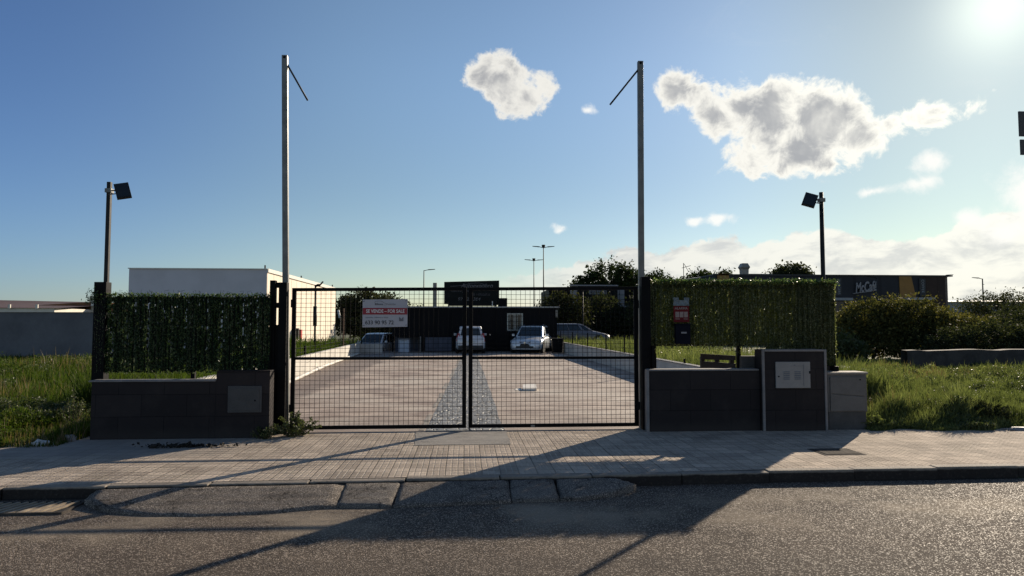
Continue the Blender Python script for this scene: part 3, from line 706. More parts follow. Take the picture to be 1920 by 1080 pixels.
def floodlamp(name, label, x, y, h, side, yaw, tilt, size):
    t = thing(name, label, 'lamp post', (x, y, 0))
    p = MB().box((x-.028, y-.028, -.02), (x+.028, y+.028, h)) if side > 0 else MB().tube([(x, y, -.02), (x, y, h)], .033, 12)
    p.build('pole', M['darkpole'], t, bevel=.004 if side > 0 else 0, smooth=side < 0)
    MB().box((x-.045, y-.045, h-.16), (x+.045, y+.045, h-.10)).tube([(x-.06*side, y, h-.13), (x+.13*side, y-.03, h-.13)], .011, 8)\
        .tube([(x, y-.02, h-.19), (x+.12*side, y-.04, h-.18)], .008, 8).build('bracket', M['polesteel'], t)
    if side < 0: MB().tube([(x-.04, y-.02, h-.2), (x-.045, y-.02, h-.9), (x-.035, y-.02, .5)], .006, 6).build('cable', M['blacksteel'], t)
    hd = bpy.data.objects.new('floodlight', None)
    w_, hh, d = size
    me = MB().box((-w_/2, -d/2, -hh/2), (w_/2, d/2, hh/2)).box((-w_/2+.03, d/2, -hh/2+.03), (w_/2-.03, d/2+.02, hh/2-.03))
    for k in range(6): me.box((-w_/2+.03+k*(w_-.06)/6, d/2+.02, -hh/2+.04), (-w_/2+.036+k*(w_-.06)/6, d/2+.035, hh/2-.04))
    ho = me.build('floodlight', M['darkpole'], t, bevel=.004, local=True)
    ho.location = Vector((x+(.13+w_*.42)*side, y-.04, h-.14))-origin_of(t); ho.rotation_euler = (tilt, R(0), yaw)
    go = MB().box((-w_/2+.015, -d/2-.004, -hh/2+.015), (w_/2-.015, -d/2, hh/2-.015)).build('lamp_glass', M['glass'], ho, local=True)
    return t, ho
t, ho = floodlamp('lamp_post', 'dark square pole with a floodlight at the top, above the left hedge screen', -5.27, 10.45, 3.72, 1, R(35), R(35), (.195, .25, .05)); ho.rotation_euler = (R(-22), R(-14), R(24))
t, ho = floodlamp('lamp_post', 'round dark pole with a floodlight at the top, above the right hedge screen', 5.78, 10.62, 3.75, -1, R(-35), R(35), (.20, .235, .05)); ho.rotation_euler = (R(-24), R(20), R(-24))

def flagpole(label, xb, xt, y, h, sd, tip):
    t = thing('banner_pole', label, 'pole', (xb, y, 0), group=None)
    MB().bar((xb, y, -.02), (xt, y, h), .088, .07, up=(0, 1, 0)).build('pole', M['polesteel'], t, bevel=.008)
    MB().tube([(xt, y-.037, h-.035), (xt, y-.033, h-.035)], .022, 12).build('bolt_hole', M['blacksteel'], t)
    MB().tube([(xt+sd*.03, y, h-.13), tip], .014, 8).build('arm', M['darkpole'], t, smooth=True)
flagpole('tall grey banner pole at the left gate post, its thin arm hanging to the right', -2.655, -2.775, 10.55, 5.75, 1, (-2.41, 10.5, 5.04))
flagpole('tall grey banner pole at the right gate post, its thin arm hanging to the left', 2.765, 2.795, 10.55, 5.81, -1, (2.29, 10.5, 5.08))

# gate posts
t = thing('gate_post', 'black steel gate post, left side, two uprights joined by plates', 'gate post', (-2.72, 10.4, 0))
MB().box((-2.75, 10.34, -.02), (-2.63, 10.46, 2.23)).build('upright', M['blacksteel'], t, bevel=.005)
MB().box((-2.88, 10.34, -.02), (-2.80, 10.44, 2.26)).build('upright', M['blacksteel'], t, bevel=.005)
MB().box((-2.80, 10.37, 2.15), (-2.75, 10.40, 2.23)).box((-2.80, 10.37, 1.85), (-2.75, 10.40, 1.93)).box((-2.80, 10.37, .0), (-2.75, 10.40, 1.60)).build('tie_plate', M['blacksteel'], t)
t = thing('gate_post', 'thick black steel gate post, right side, beside the pale edged wall', 'gate post', (2.79, 10.4, 0))
MB().box((2.725, 10.34, -.02), (2.865, 10.46, 2.34)).build('upright', M['blacksteel'], t, bevel=.005)
MB().box((2.87, 10.30, .9), (2.90, 10.44, 1.28)).build('tie_plate', M['blacksteel'], t, bevel=.003)

# gate leaves
def gate_leaf(label, x0, x1, y, hinge, zt0, zt1, latch):
    t = thing('gate_leaf', label, 'gate', (hinge, y, 0), group='leaves of the double gate')
    W = .062; zb = .035
    def zt(x): return zt0+(zt1-zt0)*(x-x0)/(x1-x0)
    fr = MB()
    fr.bar((x0+W/2, y, zb), (x0+W/2, y, zt(x0)), W, .04, up=(0, 1, 0)).bar((x1-W/2, y, zb), (x1-W/2, y, zt(x1)), W, .04, up=(0, 1, 0))
    fr.bar((x0+W, y, zb+.027), (x1-W, y, zb+.027), .04, .054).bar((x0+W, y, zt(x0)-.025), (x1-W, y, zt(x1)-.025), .04, .05)
    fr.build('frame', M['blacksteel'], t, bevel=.004)
    MB().bar((x0+W, y, 1.095), (x1-W, y, 1.09), .036, .042).build('middle_rail', M['blacksteel'], t, bevel=.003)
    ms = MB(); n = 34
    for i in range(1, n):
        xx = x0+W+(x1-x0-2*W)*i/n; bow = random.uniform(-.003, .003)
        ms.bar((xx, y-.008, zb+.04), (xx+bow, y-.008, zt(xx)-.04), .0054, .0054, up=(0, 1, 0))
    for k in range(1, 31):
        z = zb+.05+k*.0682+random.uniform(-.002, .002)
        if z > zt0-.06: break
        ms.bar((x0+W-.01, y-.0125, z), (x1-W+.01, y-.0125, z+random.uniform(-.004, .004)), .0054, .0054)
    ms.build('wire_mesh', M['blacksteel'], t)
    s = 1 if hinge > 0 else -1
    for z in (.35, 1.92): MB().tube([(hinge-.005*s, y-.02, z-.06), (hinge-.005*s, y-.02, z+.06)], .022, 10).build('hinge', M['blacksteel'], t, smooth=False)
    return t
gl = gate_leaf('left leaf of the black wire mesh gate, carrying the sale sign', -2.59, .035, 10.5, -2.59, 2.155, 2.175, 0)
gr = gate_leaf('right leaf of the black wire mesh gate, no sign on it', .068, 2.70, 10.5, 2.70, 2.175, 2.195, 1)
MB().box((-.03, 10.46, 1.0), (.03, 10.478, 1.16)).tube([(0, 10.46, 1.1), (0, 10.42, 1.1)], .012, 8).build('lock', M['blacksteel'], gl, bevel=.003)
MB().box((1.02, 10.455, .04), (1.08, 10.475, .075)).build('ground_catch', M['polesteel'], gr, bevel=.003)
MB().tube([(.09, 10.465, .0), (.09, 10.465, .5)], .008, 8).build('drop_bolt', M['blacksteel'], gr)

# sale sign
t = thing('sale_sign', 'white sign with a red band and a phone number wired to the left gate leaf', 'sign', (-1.195, 10.47, 1.56))
xa, xb, za, zb = -1.535, -.860, 1.565, 1.985; yf = 10.462; wS = xb-xa
MB().add([(xa, yf, za-.004), (xb, yf, za+.006), (xb, yf, zb+.004), (xa, yf, zb-.004), (xa, yf+.006, za-.004), (xb, yf+.006, za+.006), (xb, yf+.006, zb+.004), (xa, yf+.006, zb-.004)],
         [(0,1,2,3),(4,7,6,5),(0,4,5,1),(1,5,6,2),(2,6,7,3),(3,7,4,0)]).build('board', M['signboard'], t)
MB().box((xa+.004, yf-.0035, 1.755), (xb-.004, yf-.0005, 1.855)).build('red_band', M['red'], t)
text('SE VENDE – FOR SALE', .073, M['white'], t, ((xa+xb)/2+.005, yf-.005, 1.804), w=.575, bold=.0012)
text('633 90 95 72', .082, M['ink'], t, (xa+.255, yf-.002, 1.632), w=.425, bold=.001)
text('Llámenos · Informes y visitas', .026, M['greyink'], t, (xa+.215, yf-.002, 1.712), w=.34)
text('Mesa', .046, M['greyink'], t, (xa+.245, yf-.002, 1.912), w=.125, bold=.001)
text('Vivendas', .040, M['greyink'], t, (xa+.42, yf-.002, 1.912), w=.155)
arc = MB(); arc.tube([(xa+.245+.075*math.cos(a), yf-.003, 1.925+.035*math.sin(a)) for a in np.linspace(0.1, math.pi-.3, 14)], .0022, 5)
arc.box((xa+.333, yf-.003, 1.885), (xa+.336, yf-.001, 1.94)).build('logo', M['greyink'], t)
lg = MB().box((xb-.125, yf-.003, 1.655), (xb-.06, yf-.001, 1.69)).add([(xb-.125, yf-.003, 1.69), (xb-.095, yf-.003, 1.69), (xb-.125, yf-.003, 1.722)], [(0, 1, 2)]).add([(xb-.06, yf-.003, 1.69), (xb-.09, yf-.003, 1.69), (xb-.06, yf-.003, 1.722)], [(0, 1, 2)]).build('logo', M['greyink'], t)
for xx, zz in ((xa+.02, zb-.03), (xb-.02, zb-.02), (xa+.02, za+.025), (xb-.02, za+.03)):
    MB().tube([(xx-.012, yf-.004, zz-.004), (xx+.012, yf-.004, zz+.004), (xx+.016, yf+.03, zz)], .003, 6).build('cable_tie', M['blacksteel'], t)

# ================================================================== RIGHT FRONTAGE
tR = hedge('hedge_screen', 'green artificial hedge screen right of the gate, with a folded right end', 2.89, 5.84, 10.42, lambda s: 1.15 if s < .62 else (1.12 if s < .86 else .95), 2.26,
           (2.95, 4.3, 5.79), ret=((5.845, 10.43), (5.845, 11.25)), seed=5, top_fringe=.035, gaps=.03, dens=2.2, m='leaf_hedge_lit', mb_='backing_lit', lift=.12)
MB().box((5.25, 10.445, .95), (5.86, 10.475, 2.27)).box((5.80, 10.475, .0), (5.86, 10.53, 2.3)).build('dark_panel', M['backing'], tR)
rng = np.random.default_rng(77)
P = np.stack([rng.uniform(2.9, 5.9, 2600), 10.40+rng.normal(size=2600)*.035, 2.275+rng.normal(size=2600)*.022], 1)
V, F = leaves(P, .04, aspect=2.6, droop=-.2); npmesh('foliage', V, F, M['leaf_hedge'], tR)
MB().box((5.80, 10.38, -.02), (5.87, 10.44, .95)).build('end_post', M['blacksteel'], tR, bevel=.004)

t = thing('low_wall', 'low dark clad wall edged with pale trim right of the gate', 'wall', (3.6, 10.28, 0))
MB().box((2.775, 10.16, -.05), (4.49, 10.36, .905)).box((2.745, 10.241, -.05), (2.7745, 10.36, .905)).build('wall_body', M['cladding'], t, bevel=.005)
MB().box((2.735, 10.145, -.02), (2.775, 10.24, .93)).build('edge_trim', M['coping'], t, bevel=.004)
MB().box((2.776, 10.145, .905), (4.475, 10.37, .93)).build('coping', M['coping'], t, bevel=.004)
MB().box((4.30, 10.375, .8), (4.80, 10.52, 1.115)).build('block_upstand', M['beige'], t, bevel=.006)

t = thing('meter_pillar', 'dark meter pillar with pale edge trim and a white meter door', 'meter box', (4.98, 10.1, 0))
MB().box((4.5265, 10.090, -.04), (5.4285, 10.36, 1.195)).box((4.494, 10.107, -.04), (4.526, 10.36, 1.222)).box((5.429, 10.107, -.04), (5.461, 10.36, 1.222)).build('pillar_body', M['cladding'], t, bevel=.004)
MB().box((4.49, 10.075, -.03), (4.525, 10.105, 1.225)).box((5.43, 10.075, -.03), (5.465, 10.105, 1.225)).build('edge_trim', M['coping'], t, bevel=.004)
MB().box((4.526, 10.075, 1.195), (5.429, 10.37, 1.225)).build('coping', M['coping'], t, bevel=.004)
d = MB().box((4.685, 10.062, .645), (5.205, 10.089, 1.04)).build('meter_door', M['meterdoor'], t, bevel=.005)
vs = MB()
for cx in (4.845, 5.01):
    for k in range(5): vs.box((cx-.045, 10.056, .775+k*.027), (cx+.045, 10.063, .787+k*.027))
vs.build('vent', M['slot'], d)
MB().box((5.10, 10.058, .68), (5.104, 10.063, 1.0)).box((4.90, 10.058, .975), (5.09, 10.063, .978)).add([(4.955, 10.057, .98), (4.975, 10.057, .98), (4.965, 10.057, 1.0)], [(0, 1, 2)]).build('door_mark', M['greyink'], d)
MB().tube([(4.725, 10.064, .82), (4.725, 10.052, .82)], .011, 10).build('lock', M['blacksteel'], d)
MB().box((5.186, 10.056, .86), (5.20, 10.064, .90)).build('latch', M['blacksteel'], d)

t.scale = (1.035, 1, 1); t.location.x += .025
t = thing('utility_cabinet', 'grey plastic utility cabinet on a plinth at the right end of the wall', 'cabinet', (5.79, 10.2, 0))
MB().box((5.50, 10.150, -.04), (6.10, 10.42, .27)).build('plinth', M['cabinetbase'], t, bevel=.008)
MB().box((5.49, 10.140, .27), (6.115, 10.44, .84)).build('body', M['cabinet'], t, bevel=.012)
MB().box((5.475, 10.120, .84), (6.13, 10.46, .875)).build('top', M['concrete'], t, bevel=.01)
# two door leaves split by a crooked seam
def doorleaf(zs):
    return MB().add([(x, 10.125, z) for x, z in zs]+[(x, 10.142, z) for x, z in zs], [(0,1,2,3),(4,7,6,5),(0,4,5,1),(1,5,6,2),(2,6,7,3),(3,7,4,0)])
doorleaf([(5.525, .555), (6.07, .51), (6.07, .805), (5.525, .805)]).build('door', M['cabinet'], t, bevel=.006)
doorleaf([(5.525, .285), (6.07, .285), (6.07, .498), (5.525, .543)]).build('door', M['cabinet'], t, bevel=.006)
MB().tube([(6.0, 10.127, .76), (6.0, 10.117, .76)], .01, 8).build('lock', M['blacksteel'], t)

t.location.x += .055
# alarm sign, torn sheet, mailbox hanging on the hedge
t = thing('alarm_sign', 'red alarm sign with three small pictures hung on the right hedge screen', 'sign', (3.335, 10.32, 1.65))
MB().box((3.215, 10.315, 1.64), (3.46, 10.325, 1.89)).build('board', M['alarmred'], t, bevel=.002)
text('ALARMA', .05, M['alarmpic'], t, (3.335, 10.312, 1.852), w=.205, bold=.001)
pc = MB()
for k in range(3): pc.box((3.242+k*.068, 10.310, 1.715), (3.300+k*.068, 10.3145, 1.80))
pc.box((3.24, 10.310, 1.685), (3.31, 10.3145, 1.695)).box((3.37, 10.310, 1.685), (3.44, 10.3145, 1.695)).build('picture_panel', M['alarmpic'], t)
sh = MB(); nx, nz = 9, 6
pts = [(3.215+.245*i/nx, 10.315+.012*math.sin(i*1.9+j*1.3), 1.895+.125*j/nz) for j in range(nz+1) for i in range(nx+1)]
fs = [(j*(nx+1)+i, j*(nx+1)+i+1, (j+1)*(nx+1)+i+1, (j+1)*(nx+1)+i) for j in range(nz) for i in range(nx) if not (j >= 4 and 3 <= i <= 5)]
o = sh.add(pts, fs).build('torn_sheet', M['paleblue'], None, label='torn pale plastic sheet above the red alarm sign', cat='sheet')
sm = o.modifiers.new('thickness', 'SOLIDIFY'); sm.thickness = .002
t = thing('mailbox', 'dark blue mailbox below the red alarm sign', 'mailbox', (3.335, 10.3, 1.3))
MB().box((3.222, 10.24, 1.305), (3.455, 10.33, 1.60)).build('box_body', M['mailblack'], t, bevel=.012)
MB().box((3.218, 10.232, 1.60), (3.459, 10.335, 1.618)).build('lid', M['mailblack'], t, bevel=.005)
MB().box((3.305, 10.234, 1.468), (3.39, 10.2405, 1.492)).build('name_plate', M['mctext'], t)

# wooden bench planks behind the right wall
t = thing('pallet', 'weathered wooden pallet standing behind the right wall', 'pallet', (4.1, 10.9, .5))
MB().add([(3.86,10.95,1.035),(4.30,10.60,1.035),(4.30,10.60,1.11),(3.86,10.95,1.13),(3.86,10.98,1.035),(4.31,10.63,1.035),(4.31,10.63,1.11),(3.86,10.98,1.13)], [(0,1,2,3),(4,7,6,5),(0,4,5,1),(1,5,6,2),(2,6,7,3),(3,7,4,0)]).build('plank', M['wood'], t)
MB().add([(3.86,10.95,.80),(4.30,10.60,.78),(4.30,10.60,.985),(3.86,10.95,1.01),(3.86,10.98,.80),(4.31,10.63,.78),(4.31,10.63,.985),(3.86,10.98,1.01)], [(0,1,2,3),(4,7,6,5),(0,4,5,1),(1,5,6,2),(2,6,7,3),(3,7,4,0)]).build('plank', M['wood'], t)
for a in (.06, .5, .93):
    xx, yy = 3.87+.43*a, 10.975-.35*a; MB().box((xx-.03, yy+.012, 0), (xx+.03, yy+.07, 1.08)).build('bearer', M['wood'], t)

# ================================================================== LOT
t = thing('boundary_wall', 'low white wall along the left side of the lot', 'wall', (-5.4, 26, 0))
L0 = [(-4.78, 10.7), (-5.03, 20.3), (-5.8, 39)]
wl = MB()
for (a, b) in zip(L0[:-1], L0[1:]): wl.prism([(a[0]-.16, a[1]), (a[0], a[1]), (b[0], b[1]), (b[0]-.16, b[1])], -.05, .6)
wl.build('wall_body', M['whitewall'], t, bevel=.01)
t = thing('boundary_wall', 'short grey white wall section in front of the van', 'wall', (-5, 39, 0))
MB().box((-5.80, 38.6, -.05), (-4.55, 38.75, .55)).build('wall_body', M['whitewall'], t, bevel=.01)
t = thing('kerb_pipe', 'long white pipe lying at the foot of the left lot wall', 'pipe', (-4.9, 24, 0))
MB().tube([(-4.25, 11.2, .06), (-4.42, 14.5, .055), (-4.80, 20, .055), (-5.22, 26, .055), (-5.68, 38, .055)], .055, 10).build('pipe', M['pvc'], t, smooth=True)
MB().tube([(-4.62, 17.4, .056), (-4.66, 18.0, .056)], .068, 10).build('collar', M['pvc'], t, smooth=True)
MB().tube([(-5.1, 24.2, .056), (-5.14, 24.8, .056)], .068, 10).build('collar', M['pvc'], t, smooth=True)
t = thing('boundary_wall', 'low grey white wall along the right side of the lot', 'wall', (5.7, 26, 0))
MB().box((5.65, 11.6, -.05), (5.80, 41, .575)).build('wall_body', M['whitewall'], t, bevel=.008)
MB().box((5.63, 11.58, .575), (5.82, 41, .60)).build('coping', M['coping'], t, bevel=.006)
# posts and wires on the right wall
t = thing('wire_fence', 'thin black wire fence standing on the right lot wall', 'fence', (5.73, 26, .6))
for i, yy in enumerate((13.5, 17.5, 21.2, 24.2, 27.4, 31.5, 36, 40.5)):
    MB().box((5.71, yy-.025, .6), (5.75, yy+.025, 1.22 if i > 1 else .72)).build('post', M['blacksteel'], t)
wr = MB()
for z in (.78, .98, 1.18): wr.tube([(5.73, 21.2, z), (5.73, 40.5, z)], .004, 4)
yy = 21.2
while yy < 40.5: wr.tube([(5.73, yy, .6), (5.73, yy, 1.2)], .003, 4); yy += .3
wr.build('wire', M['blacksteel'], t)
# posts on the left wall
t = thing('wire_fence', 'thin wire fence behind the left lot wall', 'fence', (-5.5, 30, .3))
for yy in (15.5, 19.5, 23.5, 33, 37, 41):
    xx = -5.2-(yy-20)*.041; MB().box((xx-.03, yy-.03, -.02), (xx+.03, yy+.03, 2.38 if yy == 33 else .9)).build('post', M['rust'] if yy == 33 else M['blacksteel'], t)
wr = MB()
for z in (.7, .85): wr.tube([(-5.02, 15.5, z), (-6.06, 41, z)], .004, 4)
wr.build('wire', M['blacksteel'], t)
t = thing('lamp_post', 'slim dark lamp post with a thick sleeve behind the left lot wall', 'lamp post', (-5.78, 27, 0))
MB().tube([(-5.78, 27, 0), (-5.78, 27, 3.15)], .035, 10).build('pole', M['darkpole'], t, smooth=True)
MB().tube([(-5.78, 27, 1.55), (-5.78, 27, 2.32)], .075, 10).build('sleeve', M['darkpole'], t, smooth=True)
MB().bar((-5.78, 27, 3.1), (-5.62, 26.9, 3.16), .10, .06).bar((-5.62, 26.9, 3.1), (-5.47, 26.9, 3.28), .10, .04).build('floodlight', M['blacksteel'], t)

# office
t = thing('office_cabin', 'long black flat roofed sales office at the back of the lot', 'building', (.7, 44, 0))
MB().box((-2.55, 41, -.02), (5.60, 47, 2.62)).box((-4.27, 41.02, .9), (-2.551, 47, 2.62)).build('wall', M['officewall'], t)
MB().box((-4.40, 40.86, 2.62), (5.72, 47.1, 2.70)).build('roof', M['officeroof'], t, bevel=.01)
f = MB().box((2.57, 40.96, 1.24), (3.52, 40.999, 1.31)).box((2.57, 40.96, 2.22), (3.52, 40.999, 2.29)).box((2.57, 40.96, 1.31), (2.64, 40.999, 2.22)).box((3.45, 40.96, 1.31), (3.52, 40.999, 2.22))\
    .box((3.02, 40.965, 1.31), (3.07, 40.999, 2.22)).build('window', M['winframe'], t)
MB().box((2.64, 40.975, 1.31), (3.02, 40.998, 2.22)).box((3.07, 40.975, 1.31), (3.45, 40.998, 2.22)).build('pane', M['glass'], f)
bars = MB()
for k in range(4): bars.tube([(2.74+k*.22, 40.95, 1.28), (2.74+k*.22, 40.95, 2.25)], .012, 6)
bars.build('window_bar', M['winframe'], f)
MB().box((-2.3, 40.95, .05), (-.75, 40.999, .85)).build('low_panel', M['bluegrey'], t)
MB().box((-2.62, 40.94, 0), (-2.556, 40.999, .9)).build('porch_post', M['concrete'], t)
MB().box((5.5, 40.93, 2.05), (5.63, 40.999, 2.5)).build('wall_lamp', M['concrete'], t)
dd = MB().box((.75, 40.96, .0), (1.65, 40.999, 2.05)).build('door', M['officewall'], t, label='black door')
MB().box((1.52, 40.93, .98), (1.58, 40.96, 1.04)).build('handle', M['chrome'], dd)
MB().box((-4.2, 42.2, 0), (-2.56, 42.4, .9)).build('porch_back', M['bluegrey'], t)
# left porch: side posts
MB().box((-4.27, 41.05, 0), (-4.2, 41.12, .9)).build('porch_post', M['blacksteel'], t)

t = thing('billboard', 'dark advertising board standing on the office roof', 'billboard', (.45, 41.6, 2.7))
MB().add([(-1.22, 41.5, 2.85), (2.12, 41.5, 2.80), (2.12, 41.5, 4.30), (-1.22, 41.5, 4.20), (-1.22, 41.62, 2.85), (2.12, 41.62, 2.80), (2.12, 41.62, 4.30), (-1.22, 41.62, 4.20)],
         [(0,1,2,3),(4,7,6,5),(0,4,5,1),(1,5,6,2),(2,6,7,3),(3,7,4,0)]).build('board', M['billboard'], t)
text('Autoexpobro', .36, M['boardtext'], t, (.75, 41.49, 3.97), w=1.95, shear=.35)
text('Compra y venta', .2, M['boardscreen'], t, (-.2, 41.49, 3.66), w=1.2)
text('de vehículos', .22, M['boardscreen'], t, (1.0, 41.49, 3.45), w=1.1)
text('971 29 384', .26, M['boardtext'], t, (.28, 41.49, 3.15), w=1.35, shear=.2)
MB().tube([(-.85, 41.49, 3.93), (-.2, 41.49, 3.97), (.4, 41.49, 4.12), (.9, 41.49, 4.14), (1.3, 41.49, 4.03)], .012, 5).build('logo', M['boardtext'], t)
for xx in (-.95, .45, 1.9): MB().box((xx-.03, 41.62, 2.70), (xx+.03, 41.68, 4.1)).bar((xx, 41.7, 3.6), (xx, 42.8, 2.72), .04).build('support', M['blacksteel'], t)
t = thing('roof_beam', 'long dark slanted panel lying on the office roof below the billboard', 'panel', (.6, 41.3, 2.72))
MB().add([(-.98, 41.2, 2.73), (1.95, 41.2, 2.735), (1.95, 41.2, 2.95), (-.98, 41.2, 2.9), (-.98, 41.35, 2.73), (1.95, 41.35, 2.735), (1.95, 41.35, 2.95), (-.98, 41.35, 2.9)],
         [(0,1,2,3),(4,7,6,5),(0,4,5,1),(1,5,6,2),(2,6,7,3),(3,7,4,0)]).build('panel', M['billboard'], t)
MB().box((1.66, 41.15, 2.74), (1.72, 41.19, 3.02)).build('white_bracket', M['white'], t)
t = thing('roof_unit', 'small dark box on the office roof at the right end of the panel', 'box', (2.35, 41.4, 2.7))
MB().box((2.05, 41.3, 2.72), (2.60, 41.7, 3.22)).build('casing', M['billboard'], t, bevel=.02)
MB().box((2.12, 41.28, 2.8), (2.53, 41.3, 3.14)).build('grille', M['blacksteel'], t)

t = thing('storage_bin', 'white bin with a pale lid standing left of the office front', 'bin', (-3.5, 40.3, 0))
MB().box((-3.80, 40.1, 0), (-3.18, 40.7, .74)).build('bin_body', M['bluewhite'], t, bevel=.02)
MB().box((-3.83, 40.07, .742), (-3.15, 40.73, .80)).build('lid', M['coping'], t, bevel=.015)
MB().tube([(-3.7, 40.09, .68), (-3.3, 40.09, .68)], .012, 8).build('handle', M['polesteel'], t)
t = thing('waste_bin', 'black waste bin between the office corner and the right wall', 'bin', (5.35, 38.5, 0))
MB().add([(4.98,38.2,.05),(5.5,38.2,.05),(5.5,38.8,.05),(4.98,38.8,.05),(4.92,38.15,.78),(5.56,38.15,.78),(5.56,38.85,.78),(4.92,38.85,.78)], [(0,3,2,1),(4,5,6,7),(0,1,5,4),(1,2,6,5),(2,3,7,6),(3,0,4,7)]).build('bin_body', M['blacksteel'], t, bevel=.02)
MB().box((4.9, 38.12, .785), (5.58, 38.88, .85)).build('lid', M['blacksteel'], t, bevel=.02)
for xx in (5.02, 5.46): MB().tube([(xx-.03, 38.75, .07), (xx+.03, 38.75, .07)], .07, 12).build('wheel', M['tyre'], t)
t = thing('paper_box', 'small white open box lying on the lot paving behind the right gate leaf', 'box', (1.6, 17, 0))
MB().add([(1.43,16.6,.004),(1.76,16.58,.004),(1.80,17.15,.004),(1.47,17.15,.004),(1.43,16.6,.05),(1.76,16.58,.055),(1.80,17.15,.12),(1.47,17.15,.11)], [(0,3,2,1),(4,5,6,7),(0,1,5,4),(1,2,6,5),(2,3,7,6),(3,0,4,7)]).build('carton', M['paper'], t)
MB().add([(1.25,16.7,.008),(1.42,16.68,.008),(1.42,17.1,.02),(1.28,17.05,.02)], [(0,1,2,3)]).build('flap', M['paper'], t)

